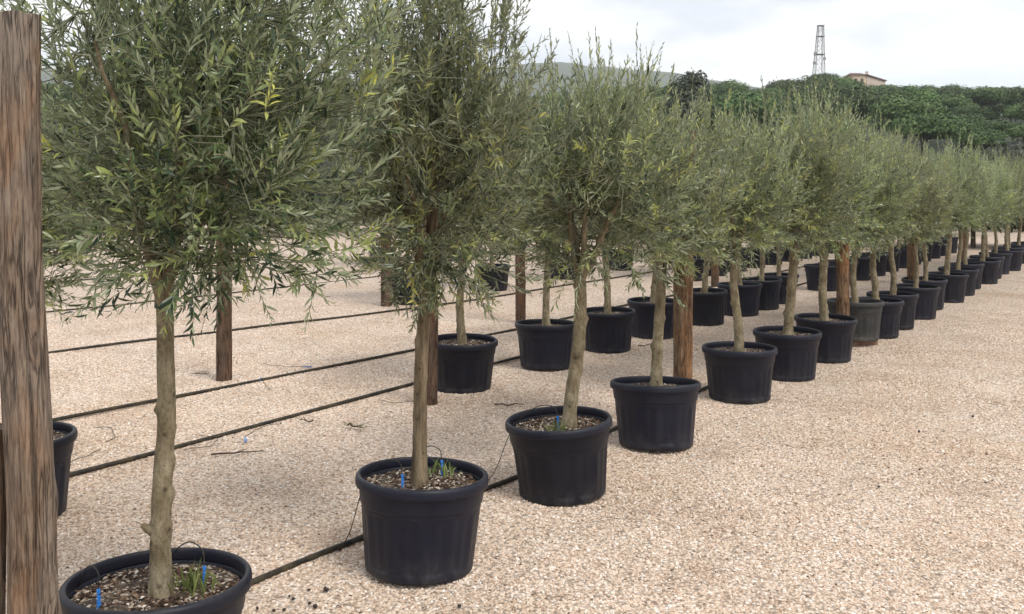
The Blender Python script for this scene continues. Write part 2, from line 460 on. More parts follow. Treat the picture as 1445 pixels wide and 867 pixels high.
def smoothpath(P, n):
    """Catmull-Rom through the control points"""
    P = np.asarray(P, float)
    Q = np.vstack([2 * P[0] - P[1], P, 2 * P[-1] - P[-2]])
    m = len(P) - 1
    out = []
    for u in np.linspace(0, m - 1e-6, n):
        i = int(u); f = u - i
        a, b, c, d = Q[i], Q[i + 1], Q[i + 2], Q[i + 3]
        out.append(.5 * (2 * b + (c - a) * f + (2 * a - 5 * b + 4 * c - d) * f * f + (3 * b - 3 * c + d - a) * f ** 3))
    return np.array(out)

# ------------------------------------------------------------------ GROUND
def ground():
    mb = MB()
    rs = np.concatenate([np.linspace(.0, 30, 61)[1:], np.geomspace(32, 3300, 40)])
    na = 120
    th = np.arange(na) * 2 * math.pi / na
    V = [(0, 0, 0)]
    for r in rs:
        for a in th:
            x, y = r * math.sin(a), r * math.cos(a)
            z = 0.014 * noise.noise(Vector((x * .8, y * .8, 0))) if r < 31 else 0
            if r > 60: z = -.6 * min(1, (r - 60) / 100)
            V.append((x, y, z))
    F4 = []; F3 = []
    for j in range(na):
        F3.append((0, 1 + (j + 1) % na, 1 + j))
    for i in range(len(rs) - 1):
        b0, b1 = 1 + i * na, 1 + (i + 1) * na
        for j in range(na):
            k = (j + 1) % na
            F4.append((b0 + j, b0 + k, b1 + k, b1 + j))
    mb.add(V, F4); mb.F.append(np.array(F3)); 
    o = mb.build('ground', M['ground'])
    tag(o, 'pale pinkish beige gravel yard under the rows of pots', 'ground', kind='structure')
ground()

def hill_h(x, y):
    """height of the wooded hill behind the yard; x right, y away"""
    d = math.hypot(x, y); a = math.degrees(math.atan2(x, y))
    if d < 60: return -1.5
    ramp_ = max(0, min(1, (d - 62) / 205)); ramp_ = ramp_ ** 1.25
    crest = 22.4 + 4.2 * math.exp(-((a - 18.6) / 1.7) ** 2) + 2.0 * math.exp(-((a - 10) / 5) ** 2) - .8 * math.exp(-((a - 31) / 8) ** 2)
    crest += 1.2 * noise.noise(Vector((x * .02, y * .02, 3)))
    back = max(0, (d - 300) / 300)
    return -1.5 + crest * ramp_ - 26 * min(1, back) ** 1.2 + .8 * noise.noise(Vector((x * .04, y * .04, 0))) * ramp_
def hills():
    mb = MB()
    na, nr = 150, 60
    rs = np.geomspace(60, 640, nr)
    V = []; 
    for r in rs:
        for j in range(na + 1):
            a = R(-75 + 150 * j / na)
            x, y = r * math.sin(a), r * math.cos(a)
            V.append((x, y, hill_h(x, y)))
    F = [(i * (na + 1) + j, i * (na + 1) + j + 1, (i + 1) * (na + 1) + j + 1, (i + 1) * (na + 1) + j) for i in range(nr - 1) for j in range(na)]
    mb.add(V, F)
    tag(mb.build('wooded_hill', M['hill']), 'dark green scrub covered hillside behind the nursery', 'hill', kind='structure')
    mb = MB()
    rs = np.geomspace(900, 3200, 30); na = 160
    V = []
    for r in rs:
        for j in range(na + 1):
            a = R(-80 + 160 * j / na); ad = math.degrees(a)
            x, y = r * math.sin(a), r * math.cos(a)
            u = max(0, min(1, (r - 900) / 900)); v = max(0, (r - 1900) / 1300)
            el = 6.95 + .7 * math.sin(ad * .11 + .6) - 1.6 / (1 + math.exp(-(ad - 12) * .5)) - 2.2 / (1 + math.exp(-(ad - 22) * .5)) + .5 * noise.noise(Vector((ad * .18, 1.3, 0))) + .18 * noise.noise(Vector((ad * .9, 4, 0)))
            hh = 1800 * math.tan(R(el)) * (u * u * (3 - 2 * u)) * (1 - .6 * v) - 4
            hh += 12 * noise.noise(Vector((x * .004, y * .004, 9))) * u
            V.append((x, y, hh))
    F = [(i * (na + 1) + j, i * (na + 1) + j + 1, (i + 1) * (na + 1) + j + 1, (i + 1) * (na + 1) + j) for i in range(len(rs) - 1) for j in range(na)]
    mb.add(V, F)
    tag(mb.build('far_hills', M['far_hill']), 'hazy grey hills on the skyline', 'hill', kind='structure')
hills()

# ------------------------------------------------------------------ GRAVEL (uncountable loose stones)
def gravel():
    mb = MB()
    # one sheet following the ground, vertex attribute 'tint' is the density of stones
    xs = np.linspace(-6, 10, 81); ys = np.linspace(1.3, 15.3, 71)
    V = []; T = []
    for y in ys:
        for x in xs:
            V.append((x, y, 0.014 * noise.noise(Vector((x * .8, y * .8, 0)))))
            side = max(0, abs(x / y) - .62) * 6
            d = max(0.0, 1 - y / 15.5) ** 1.4 * max(0, 1 - side)
            T.append(d)
    nx = len(xs)
    F = [(j * nx + i, j * nx + i + 1, (j + 1) * nx + i + 1, (j + 1) * nx + i) for j in range(len(ys) - 1) for i in range(nx - 1)]
    mb.add(V, F, np.array(T))
    o = mb.build('gravel', M['pebble'])
    tag(o, 'loose pale pink and beige gravel stones covering the yard', 'gravel', kind='stuff')
    ng = bpy.data.node_groups.new('scatter_gravel', 'GeometryNodeTree')
    ng.interface.new_socket('Geometry', in_out='INPUT', socket_type='NodeSocketGeometry')
    ng.interface.new_socket('Geometry', in_out='OUTPUT', socket_type='NodeSocketGeometry')
    gi = ng.nodes.new('NodeGroupInput'); go = ng.nodes.new('NodeGroupOutput')
    ds = ng.nodes.new('GeometryNodeDistributePointsOnFaces')
    at = ng.nodes.new('GeometryNodeInputNamedAttribute'); at.data_type = 'FLOAT'; at.inputs['Name'].default_value = 'tint'
    mu = ng.nodes.new('ShaderNodeMath'); mu.operation = 'MULTIPLY'; mu.inputs[1].default_value = 7200
    ng.links.new(at.outputs[0], mu.inputs[0]); ng.links.new(mu.outputs[0], ds.inputs['Density'])
    ico = ng.nodes.new('GeometryNodeMeshIcoSphere'); ico.inputs['Radius'].default_value = 1.0; ico.inputs['Subdivisions'].default_value = 1
    # knock the ball into an angular chip
    sp = ng.nodes.new('GeometryNodeSetPosition')
    rv0 = ng.nodes.new('FunctionNodeRandomValue'); rv0.data_type = 'FLOAT_VECTOR'
    rv0.inputs[0].default_value = (-.35, -.35, -.35); rv0.inputs[1].default_value = (.35, .35, .35)
    ng.links.new(ico.outputs['Mesh'], sp.inputs['Geometry']); ng.links.new(rv0.outputs[0], sp.inputs['Offset'])
    sm = ng.nodes.new('GeometryNodeSetShadeSmooth'); sm.inputs['Shade Smooth'].default_value = False
    ng.links.new(sp.outputs[0], sm.inputs[0])
    mt = ng.nodes.new('GeometryNodeSetMaterial'); mt.inputs['Material'].default_value = M['pebble']
    ng.links.new(sm.outputs[0], mt.inputs[0])
    ip = ng.nodes.new('GeometryNodeInstanceOnPoints')
    rr = ng.nodes.new('FunctionNodeRandomValue'); rr.data_type = 'FLOAT_VECTOR'
    rr.inputs[0].default_value = (-.5, -.5, 0); rr.inputs[1].default_value = (.5, .5, 6.283)
    rs = ng.nodes.new('FunctionNodeRandomValue'); rs.data_type = 'FLOAT_VECTOR'
    rs.inputs[0].default_value = (.0036, .0030, .0022); rs.inputs[1].default_value = (.0118, .0085, .0062); rs.inputs['Seed'].default_value = 4
    gi0 = gi.outputs[0]
    ng.links.new(gi0, ds.inputs['Mesh'])
    ng.links.new(ds.outputs['Points'], ip.inputs['Points']); ng.links.new(mt.outputs[0], ip.inputs['Instance'])
    ng.links.new(rr.outputs[0], ip.inputs['Rotation']); ng.links.new(rs.outputs[0], ip.inputs['Scale'])
    ng.links.new(ip.outputs[0], go.inputs[0])
    md = o.modifiers.new('scatter', 'NODES'); md.node_group = ng
gravel()

# ------------------------------------------------------------------ POTS
POT_H = .39
def lathe(mb, prof, k=96, mod=None):
    th = np.arange(k) * 2 * math.pi / k
    V = []
    for (r, z, w) in prof:
        for a in th:
            rr = r + (mod(a, z) * w if mod else 0)
            V.append((rr * math.cos(a), rr * math.sin(a), z))
    n = len(prof)
    idx = np.arange(n * k).reshape(n, k)
    F = np.stack([idx[:-1], np.roll(idx[:-1], -1, 1), np.roll(idx[1:], -1, 1), idx[1:]], -1).reshape(-1, 4)
    mb.add(V, F)
def make_pot_meshes(mat, sfx=''):
    def panel(a, z):
        # 12 shallow recessed panels with rounded tops, divided by ribs
        u = (a / (2 * math.pi) * 12) % 1
        d = abs(u - .5)
        edge = min(1, max(0, (.40 - d) / .035))
        top = .262 - .02 * (d / .4) ** 4
        v = min(1, max(0, (top - z) / .008)) * min(1, max(0, (z - .03) / .012))
        u2 = (u * 3) % 1
        rib = .0012 * math.cos(u2 * 2 * math.pi)
        return -(.0052 + rib) * edge * v
    b = MB()
    prof = [(.0, .004, 0), (.20, .004, 0), (.219, .0, 0), (.2255, .004, 0), (.227, .012, 0)]
    for z in np.concatenate([np.linspace(.02, .05, 5), np.linspace(.07, .22, 8), np.linspace(.235, .272, 9)]):
        prof.append((.227 + (z - .012) * .098, z, 1))
    prof += [(.2535, .278, 0), (.2575, .281, 0), (.2588, .286, 0), (.2645, .338, 0), (.2665, .346, 0), (.262, .352, 0), (.2572, .345, 0), (.252, .30, 0), (.246, .24, 0)]
    lathe(b, prof, 144, panel)
    body = b.mesh('pot_body' + sfx, mat)
    r = MB()
    lathe(r, [(.2675, .3485, 0), (.2745, .3455, 0), (.2795, .3475, 0), (.2808, .353, 0), (.2806, .372, 0), (.2785, .3815, 0), (.2735, .388, 0), (.2665, .3905, 0), (.2605, .388, 0), (.2575, .381, 0), (.2568, .356, 0), (.2576, .3525, 0)], 96)
    rim = r.mesh('pot_rim' + sfx, mat)
    return body, rim
BODY, RIM = make_pot_meshes(M['pot'])
BODYG, RIMG = make_pot_meshes(M['pot_grey'], '_grey')
def soil_mesh(seed):
    mb = MB(); V = [(0, 0, .352)]; k = 48; rings = 12
    for i in range(1, rings + 1):
        r = .2515 * i / rings
        for j in range(k):
            a = j * 2 * math.pi / k
            x, y = r * math.cos(a), r * math.sin(a)
            V.append((x, y, .338 + .014 * math.exp(-(r / .08) ** 2) + .010 * noise.noise(Vector((x * 14, y * 14, seed))) + .004 * noise.noise(Vector((x * 60, y * 60, seed)))))
    F = [(1 + i * k + j, 1 + i * k + (j + 1) % k, 1 + (i + 1) * k + (j + 1) % k, 1 + (i + 1) * k + j) for i in range(rings - 1) for j in range(k)]
    # inner fan as quads of zero width is avoided: use triangles
    mb.add(V, F); mb.F.append(np.array([(0, 1 + j, 1 + (j + 1) % k) for j in range(k)]))
    return mb.mesh('soil', M['soil'])
SOIL = [soil_mesh(s) for s in (1.5, 7.2, 3.9)]
def chips_mesh(seed, n):
    rng = np.random.default_rng(seed); mb = MB()
    oc = np.array([[1, 0, 0], [-1, 0, 0], [0, 1, 0], [0, -1, 0], [0, 0, 1], [0, 0, -1]], float)
    of = np.array([[0, 2, 4], [2, 1, 4], [1, 3, 4], [3, 0, 4], [2, 0, 5], [1, 2, 5], [3, 1, 5], [0, 3, 5]])
    for i in range(n):
        r = .249 * math.sqrt(rng.random()); a = rng.random() * 6.283
        x, y = r * math.cos(a), r * math.sin(a)
        z = .340 + .014 * math.exp(-(r / .08) ** 2) + .010 * noise.noise(Vector((x * 14, y * 14, seed)))
        s = np.array([.0075, .0055, .0032]) * (0.55 + rng.random() * 1.05)
        e = Euler(((rng.random() - .5) * 1.2, (rng.random() - .5) * 1.2, rng.random() * 6.28)).to_matrix()
        V = (oc * (1 + (rng.random((6, 3)) - .5) * .7) * s) @ np.array(e).T + np.array((x, y, z))
        mb.add(V, of, rng.random())
    return mb.mesh('mulch', M['chips'], False)
CHIPS = [chips_mesh(11, 1500), chips_mesh(12, 1500), chips_mesh(13, 900)]

def make_pot(loc, rot=(0, 0, 0), grey=False, soil=0, chips=None, label='', group=None, dz=0):
    t = empty('plant_pot', (loc[0], loc[1], dz), rot)
    link('body', BODYG if grey else BODY, t)
    link('rim', RIMG if grey else RIM, t)
    so = link('soil', SOIL[soil % 3], t)
    if chips is not None:
        tag(link('mulch', CHIPS[chips], so), kind='stuff')
    return tag(t, label, 'plant pot', group)

# ------------------------------------------------------------------ OLIVE TREES
def leaf_verts(base, d, nrm, L, W, fold, curve):
    """vectorised lanceolate leaves: base point, direction, face normal -> 7 vertices each"""
    side = np.cross(d, nrm); side /= np.linalg.norm(side, axis=1)[:, None] + 1e-9
    up = np.cross(side, d)
    L = L[:, None]; W = W[:, None]
    c = curve[:, None]
    m1 = base + d * L * .33 + up * c * L * .05
    m2 = base + d * L * .66 + up * c * L * .02
    tip = base + d * L - up * c * L * .10
    f = fold[:, None]
    return np.stack([base, m1 - side * W * .5 + up * W * f, m1, m1 + side * W * .5 + up * W * f,
                     m2 - side * W * .42 + up * W * f, m2, m2 + side * W * .42 + up * W * f, tip], 1)
LF_HI3 = np.array([[0, 2, 1], [0, 3, 2], [4, 5, 7], [5, 6, 7]])
LF_HI4 = np.array([[1, 2, 5, 4], [2, 3, 6, 5]])

def grow_tree(seed, trunk, r0, crown_c, crown_r, n_twig, hi=True, shoots=18, limbs=6, leafL=.052, droop=.3, bark='olive_bark', wide_fork=None, lump=.2, taper=.15, gaps=(), tb=0.0):
    """trunk: control points from the soil up (local, z=0 at soil). Returns trunk, branch and crown meshes."""
    rng = np.random.default_rng(seed)
    tm = MB(); bm_ = MB(); lm = MB()
    trunk = np.asarray(trunk, float)
    P = smoothpath(trunk, 44)
    n = len(P)
    u = np.linspace(0, 1, n)
    rad = r0 * (1 + .55 * np.exp(-u * 16) - .18 * u)
    rad *= 1 + .05 * np.array([noise.noise(Vector((i * .35, seed, 0))) for i in range(n)]) * 2
    # trunk with knots
    T = np.gradient(P, axis=0); T /= np.linalg.norm(T, axis=1)[:, None]
    A = np.cross(T, [0.2, .97, .1]); A /= np.linalg.norm(A, axis=1)[:, None]; B = np.cross(T, A)
    k = 20; th = np.arange(k) * 2 * math.pi / k
    knots = [(rng.random() * 6.28, rng.random(), .15 + .28 * rng.random()) for _ in range(20)]
    V = []
    for i in range(n):
        for a in th:
            rr = rad[i] * (1 + .07 * noise.noise(Vector((math.cos(a) * 1.3, math.sin(a) * 1.3, P[i, 2] * 5 + seed * 3))) + .05 * noise.noise(Vector((math.cos(a) * 4, math.sin(a) * 4, P[i, 2] * 14 + seed))))
            for ka, ku, kh in knots:
                da = (a - ka + math.pi) % (2 * math.pi) - math.pi
                rr += r0 * kh * math.exp(-(da / .4) ** 2 - ((u[i] - ku) / .02) ** 2)
            V.append(P[i] + rr * (math.cos(a) * A[i] + math.sin(a) * B[i]))
    idx = np.arange(n * k).reshape(n, k)
    tm.add(V, np.stack([idx[:-1], np.roll(idx[:-1], -1, 1), np.roll(idx[1:], -1, 1), idx[1:]], -1).reshape(-1, 4))
    C = np.asarray(crown_c, float); CR = np.asarray(crown_r, float)
    fork = P[-1]
    ph = rng.random((5, 3)) * 6.28
    def shape(d):
        az = math.atan2(d[1], d[0])
        return 1 + lump * (.5 * math.sin(2 * az + ph[0, 0] + 2 * d[2]) + .45 * math.sin(3 * az + ph[1, 0] - 3 * d[2]) + .35 * math.sin(5 * az + ph[2, 0] + 4 * d[2]))
    nodes = []; ndir = []
    def limb(p0, p1, ra, rb, mb, kk, nn=9, jit=.03, sag=0.0):
        Q = np.linspace(p0, p1, nn)
        j = np.cumsum(rng.normal(0, jit, (nn, 3)), 0); j -= np.linspace(0, 1, nn)[:, None] * j[-1]
        Q += j * np.sin(np.linspace(0, math.pi, nn))[:, None]
        Q[:, 2] += sag * np.sin(np.linspace(0, math.pi, nn))
        mb.tube(Q, np.linspace(ra, rb, nn), kk)
        return Q
    tops = []
    for i in range(limbs):
        az = i * 2 * math.pi / limbs + rng.normal(0, .25)
        el = rng.uniform(.25, 1.25) if i else 1.45
        d = np.array([math.cos(az) * math.cos(el), math.sin(az) * math.cos(el), math.sin(el)])
        tgt = C + CR * d * rng.uniform(.55, .8) + np.array([0, 0, CR[2] * .05])
        st = P[-1 - int(rng.integers(0, 5))]
        tops.append((st, tgt, None))
    if wide_fork is not None:
        for st, tgt in wide_fork:
            tops.append((P[-1] if st is None else np.asarray(st, float), np.asarray(tgt[:3], float), tgt[3]))
    for st, tgt, lr in tops:
        Q = limb(st, tgt, lr or r0 * rng.uniform(.42, .62), (lr * .55) if lr else r0 * .13, tm, 10 if lr else 8, 10, .006 if lr else .014, 0 if lr else .03)
        nodes += list(Q[2:]); 
        for _ in range(9):
            s = Q[int(rng.integers(2, 9))]
            d = rng.normal(0, 1, 3); d[2] += .25; d /= np.linalg.norm(d)
            d = d * .6 + (s - C) / CR * .5
            e = s + d * CR * rng.uniform(.3, .55)
            q = (e - C) / CR; ql = np.linalg.norm(q)
            if ql > .82: e = C + CR * q / ql * .82
            Q2 = limb(s, e, r0 * .17, r0 * .06, bm_, 5, 7, .014)
            nodes += list(Q2[1:])
    nodes = np.array(nodes)
    LB = []; LD = []; LN = []; LL = []; LT = []; LW = []
    def twig(p, d, length, up_bend, ang, nl, Ls, young, connect=True):
        d = d / np.linalg.norm(d)
        if connect:
            cost = np.linalg.norm(nodes - p, axis=1) + .4 * np.maximum(0, np.einsum('ij,j->i', nodes - p, d))
            s = nodes[int(np.argmin(cost))]
            mid = (s + p) / 2 + rng.normal(0, .012, 3) - d * .02
            bm_.tube([s, mid, p], [.0030, .0024, .0019], 3)
        m = 7
        Q = [np.array(p, float)]; dd = d.copy()
        wob = rng.normal(0, .10, 3)
        for i in range(m - 1):
            dd = dd + np.array([0, 0, up_bend / (m - 1)]) + wob / (m - 1) + rng.normal(0, .05, 3)
            dd /= np.linalg.norm(dd)
            Q.append(Q[-1] + dd * length / (m - 1))
        Q = np.array(Q)
        bm_.tube(Q[::2], np.linspace(.0019, .0009, 4), 3)
        T_ = np.gradient(Q, axis=0); T_ /= np.linalg.norm(T_, axis=1)[:, None]
        s0 = .12 if connect else .25
        us = np.linspace(s0, 1, nl)
        B_ = np.stack([np.interp(us * (m - 1), np.arange(m), Q[:, c]) for c in range(3)], 1)
        D_ = np.stack([np.interp(us * (m - 1), np.arange(m), T_[:, c]) for c in range(3)], 1)
        D_ /= np.linalg.norm(D_, axis=1)[:, None]
        a1 = np.cross(D_, rng.normal(0, 1, 3)); a1 /= np.linalg.norm(a1, axis=1)[:, None] + 1e-9
        a2 = np.cross(D_, a1)
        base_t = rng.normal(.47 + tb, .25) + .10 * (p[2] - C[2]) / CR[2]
        for q in range(2):
            phi = (np.arange(nl) % 2) * (math.pi / 2) + q * math.pi + rng.normal(0, .35, nl)
            out = np.cos(phi)[:, None] * a1 + np.sin(phi)[:, None] * a2
            an = ang + rng.normal(0, .18, nl) - .25 * us
            ld = D_ * np.cos(an)[:, None] + out * np.sin(an)[:, None]
            ld[:, 2] += rng.normal(-.02, .10, nl)
            ld /= np.linalg.norm(ld, axis=1)[:, None]
            nn = np.cross(np.cross(ld, D_), ld) + rng.normal(0, .45, (nl, 3)) + np.array([0, 0, .25])
            keep = rng.random(nl) > .08
            Lx = leafL * Ls * rng.uniform(.65, 1.2, nl) * (1 - .45 * np.clip((us - .8) / .2, 0, 1))
            tt = np.minimum(base_t + rng.normal(0, .2, nl), .86)
            if young: tt = rng.normal(.86 if young == 1 else .96, .06, nl)
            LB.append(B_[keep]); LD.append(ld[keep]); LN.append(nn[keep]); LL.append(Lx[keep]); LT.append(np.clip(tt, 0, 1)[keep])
            LW.append(Lx[keep] * rng.uniform(.155, .225, keep.sum()))
    org = C - np.array([0, 0, CR[2] * .45])
    for i in range(n_twig):
        z = rng.uniform(-1, 1); az = rng.uniform(0, 6.283)
        d = np.array([math.cos(az) * math.sqrt(1 - z * z), math.sin(az) * math.sqrt(1 - z * z), z])
        rr = (rng.random() ** .5) * .92 * shape(d)
        p = C + CR * d * rr * np.array([1 - taper * max(0, -d[2]) * 1.3, 1 - taper * max(0, -d[2]) * 1.3, 1])
        if p[2] < C[2] - CR[2] * .80: p[2] = C[2] - CR[2] * rng.uniform(.6, .82)
        core = (i % 6 == 0)
        if core:                       # dense heart of the crown round the fork
            q_ = rng.uniform(0, .6); p = C + CR * np.array([q_ * math.cos(az), q_ * math.sin(az), rng.uniform(-.74, .2)])
        if any(np.linalg.norm(p - np.array(g)) < gr and rng.random() < .9 for g, gr in gaps): continue
        o_ = p - org; o_ /= np.linalg.norm(o_) + 1e-9
        low = max(0, -(p[2] - C[2]) / CR[2])
        dirv = o_ * .75 + np.array([0, 0, .40 - .42 * low]) + rng.normal(0, .42, 3)
        ub = rng.normal(.28, .25) - low * droop * .9
        if core: dirv = dirv * np.array([1, 1, .4]); ub *= .3
        y = 0
        q = rng.random()
        if q < .10: y = 1
        elif q < .115: y = 2
        twig(p, dirv, rng.uniform(.14, .28), ub, rng.uniform(.65, 1.0), int(rng.integers(9, 15)), rng.uniform(.85, 1.15), y)
    for i in range(shoots):
        az = rng.uniform(0, 6.283); rr = math.sqrt(rng.random()) * .85
        d = np.array([math.cos(az) * rr, math.sin(az) * rr, math.sqrt(1 - rr * rr)])
        p = C + CR * d * shape(d) * .80
        twig(p, np.array([d[0] * .35, d[1] * .35, 1.0]) + rng.normal(0, .14, 3), rng.uniform(.24, .46), .3, rng.uniform(.40, .62), int(rng.integers(13, 20)), rng.uniform(.8, 1.0), 1 if rng.random() < .35 else 0)
    LB = np.concatenate(LB); LD = np.concatenate(LD); LN = np.concatenate(LN); LL = np.concatenate(LL); LT = np.concatenate(LT); LW = np.concatenate(LW)
    nl = len(LB)
    if hi:
        V = leaf_verts(LB, LD, LN, LL, LW, rng.uniform(.05, .22, nl), rng.normal(.4, .8, nl))
        off = (np.arange(nl) * 8)[:, None, None]
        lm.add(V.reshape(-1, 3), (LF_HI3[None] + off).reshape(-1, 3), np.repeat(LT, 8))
        lm.F.append((LF_HI4[None] + off).reshape(-1, 4))
    else:
        sd = np.cross(LD, LN); sd /= np.linalg.norm(sd, axis=1)[:, None] + 1e-9
        m_ = LB + LD * LL[:, None] * .5
        V = np.stack([LB, m_ + sd * LW[:, None] * .55, LB + LD * LL[:, None], m_ - sd * LW[:, None] * .55], 1)
        lm.add(V.reshape(-1, 3), (np.array([[0, 1, 2, 3]])[None] + (np.arange(nl) * 4)[:, None, None]).reshape(-1, 4), np.repeat(LT, 4))
    return (tm.mesh('trunk', M[bark]), bm_.mesh('branches', M['twig']), lm.mesh('crown', M['olive_leaf'], False))

def place_tree(meshes, loc, rz, label, group=None, s=1.0, dz=0, lean=(0, 0)):
    t = empty('olive_tree', (loc[0], loc[1], dz + .345), (lean[0], lean[1], rz), s)
    link('trunk', meshes[0], t)
    link('branches', meshes[1], t)
    tag(link('crown', meshes[2], t), kind='stuff')
    return tag(t, label, 'olive tree', group)

# row 1 (front), positions in metres
ROW1 = [(-1.10, 2.84), (-.392, 3.89), (.265, 4.83), (.895, 5.73), (1.728, 7.0), (2.325, 7.79), (2.92, 8.6), (3.50, 9.40), (3.93, 9.95), (4.36, 10.56)]
DIR = np.array((.5785, .8157))
for i in range(1, 13):
    j = .04 * math.sin(i * 2.3)
    ROW1.append((4.36 + DIR[0] * (i * 1.0) + j, 10.56 + DIR[1] * i * 1.0 - j))
TILT = [(0, R(3)), (R(-1), R(3.0)), (R(-2), R(2.6)), (R(-3), R(4.2)), (R(-1), R(.5)), (0, 0), (0, R(1)), (0, R(-1)), (0, 0), (0, R(1))]

T1 = grow_tree(21, [(.016, 0, -.05), (.018, 0, .2), (.025, 0, .38), (.036, .0, .55), (.033, 0, .72), (.03, 0, .95)], .0305,
               (.16, 0, 1.48), (.58, .54, .62), 1250, True, 44, 6, leafL=.046, taper=.12, tb=-.07)
T2 = grow_tree(5, [(0, 0, -.05), (.004, 0, .25), (.004, .01, .45), (.02, 0, .7), (.03, 0, .85)], .031,
               (.05, 0, 1.44), (.52, .52, .74), 1000, True, 70, 7, leafL=.046, taper=.30, tb=-.02, bark='olive_bark_dark')
T3 = grow_tree(33, [(.03, 0, -.05), (.045, 0, .15), (.075, 0, .36), (.095, 0, .62), (.09, 0, .78)], .037,
               (.15, 0, 1.25), (.64, .60, .52), 1060, True, 40, 5, leafL=.045, tb=.04, bark='olive_bark',
               wide_fork=[(None, (.22, -.06, 1.05, .028)), ((.215, -.055, 1.035), (.33, -.10, 1.30, .016))], gaps=[((.17, -.30, .94), .27)], taper=.1)
VAR = []
specs = [(41, [(0, 0, -.05), (.01, 0, .25), (.03, .01, .5), (.05, .02, .8)], .036, (.04, 0, 1.19), (.57, .56, .52), 34, .12),
         (42, [(0, 0, -.05), (-.01, .01, .25), (.02, .02, .5), (.0, .0, .76)], .033, (0, 0, 1.13), (.56, .54, .50), 22, .2),
         (43, [(0, 0, -.05), (.02, 0, .2), (.045, .01, .5), (.055, .0, .72)], .040, (.05, 0, 1.17), (.60, .58, .58), 48, .25),
         (44, [(0, 0, -.05), (.0, -.02, .3), (-.02, -.01, .5), (-.02, .0, .70)], .031, (0, 0, 1.08), (.53, .55, .56), 30, .1),
         (45, [(0, 0, -.05), (.01, .01, .2), (.0, .03, .4), (.02, .02, .66)], .036, (.02, .02, 1.06), (.56, .53, .54), 40, .3),
         (46, [(0, 0, -.05), (-.02, .0, .25), (-.05, .01, .5), (-.04, .02, .74)], .034, (-.03, 0, 1.12), (.60, .55, .50), 20, .15),
         (47, [(0, 0, -.05), (.015, .01, .2), (.03, -.02, .45), (.01, -.02, .70)], .038, (.0, .0, 1.14), (.52, .56, .60), 54, .35)]
for sd, tr, r0, cc, cr, sh, tp in specs:
    VAR.append(grow_tree(sd, tr, r0, (cc[0], cc[1], cc[2] + .05), cr, 760, False, sh, 5, leafL=.051, taper=tp, lump=.28, tb=.14))

tree_labels = [
    'olive tree with smooth pale trunk and dark green tie band beside the big weathered post',
    'olive tree with dark streaked trunk and tall upright shoots, second from the big post',
    'olive tree with leaning trunk that forks low into a pale thick limb',
    'olive tree beside the orange-brown streaked wooden post, thin straight trunk',
    'slim trunked olive tree just past the orange-brown post in the front row',
    'olive tree with thick pale trunk, second past the orange-brown post in the front row',
    'olive tree just before the split wooden post beside the grey pot',
    'olive tree growing in the dusty grey pot raised on a brick',
    'olive tree in the front row directly after the grey pot',
    'olive tree in the front row, second after the grey pot']
pot_labels = [
    'black plastic pot with weeds and two blue drip stakes beside the big weathered post',
    'black plastic pot with bark mulch and two blue stakes, second from the big post',
    'black plastic pot with a single blue drip stake holding the forked leaning olive',
    'black plastic pot tilted to one side in front of the orange-brown post',
    'black plastic pot of pale pebbles just past the orange-brown post',
    'black plastic pot, second past the orange-brown post in the front row',
    'black plastic pot just before the split post and the grey pot',
    'dusty grey plastic pot raised on a terracotta brick',
    'black plastic pot directly after the grey pot in the front row',
    'black plastic pot, second after the grey pot in the front row']
rng = random.Random(4)
ORD = ['first', 'second', 'third', 'fourth', 'fifth', 'sixth', 'seventh', 'eighth', 'ninth', 'tenth', 'eleventh', 'twelfth', 'thirteenth', 'fourteenth', 'fifteenth', 'sixteenth', 'seventeenth', 'eighteenth', 'nineteenth', 'twentieth']
order = [None, None, None, 0, 5, 2, 6, 3, 4, 1]
for i, (x, y) in enumerate(ROW1):
    grey = (i == 7)
    dz = .062 if grey else 0.004
    make_pot((x, y), (TILT[i] if i < len(TILT) else (R(rng.uniform(-1.5, 1.5)), R(rng.uniform(-1.5, 1.5)))) + (rng.uniform(0, 6),), grey, i,
             {0: 0, 1: 1, 2: 0, 3: 1, 4: 2, 5: 2, 6: 2}.get(i), pot_labels[i] if i < 10 else 'black plastic pot, %s after the grey pot in the front row' % ORD[i - 8], 'pots of the front row', dz)
    lab = tree_labels[i] if i < 10 else 'olive tree, %s after the grey pot in the front row' % ORD[i - 8]
    if i < 3:
        place_tree((T1, T2, T3)[i], (x, y), 0, lab, 'potted olive trees of the front row')
    else:
        v = order[i] if i < 10 else (i * 3 + 1) % 7
        place_tree(VAR[v], (x, y), [0, 0, 0, .2, .6, -.3, 2.2, 4, 1.2, 3][i] if i < 10 else rng.uniform(0, 6), lab, 'potted olive trees of the front row',
                   [1, 1, 1, .98, 1.0, 1.04, 1.05, .98, 1.0, 1.0][i] if i < 10 else rng.uniform(.86, .98), dz)

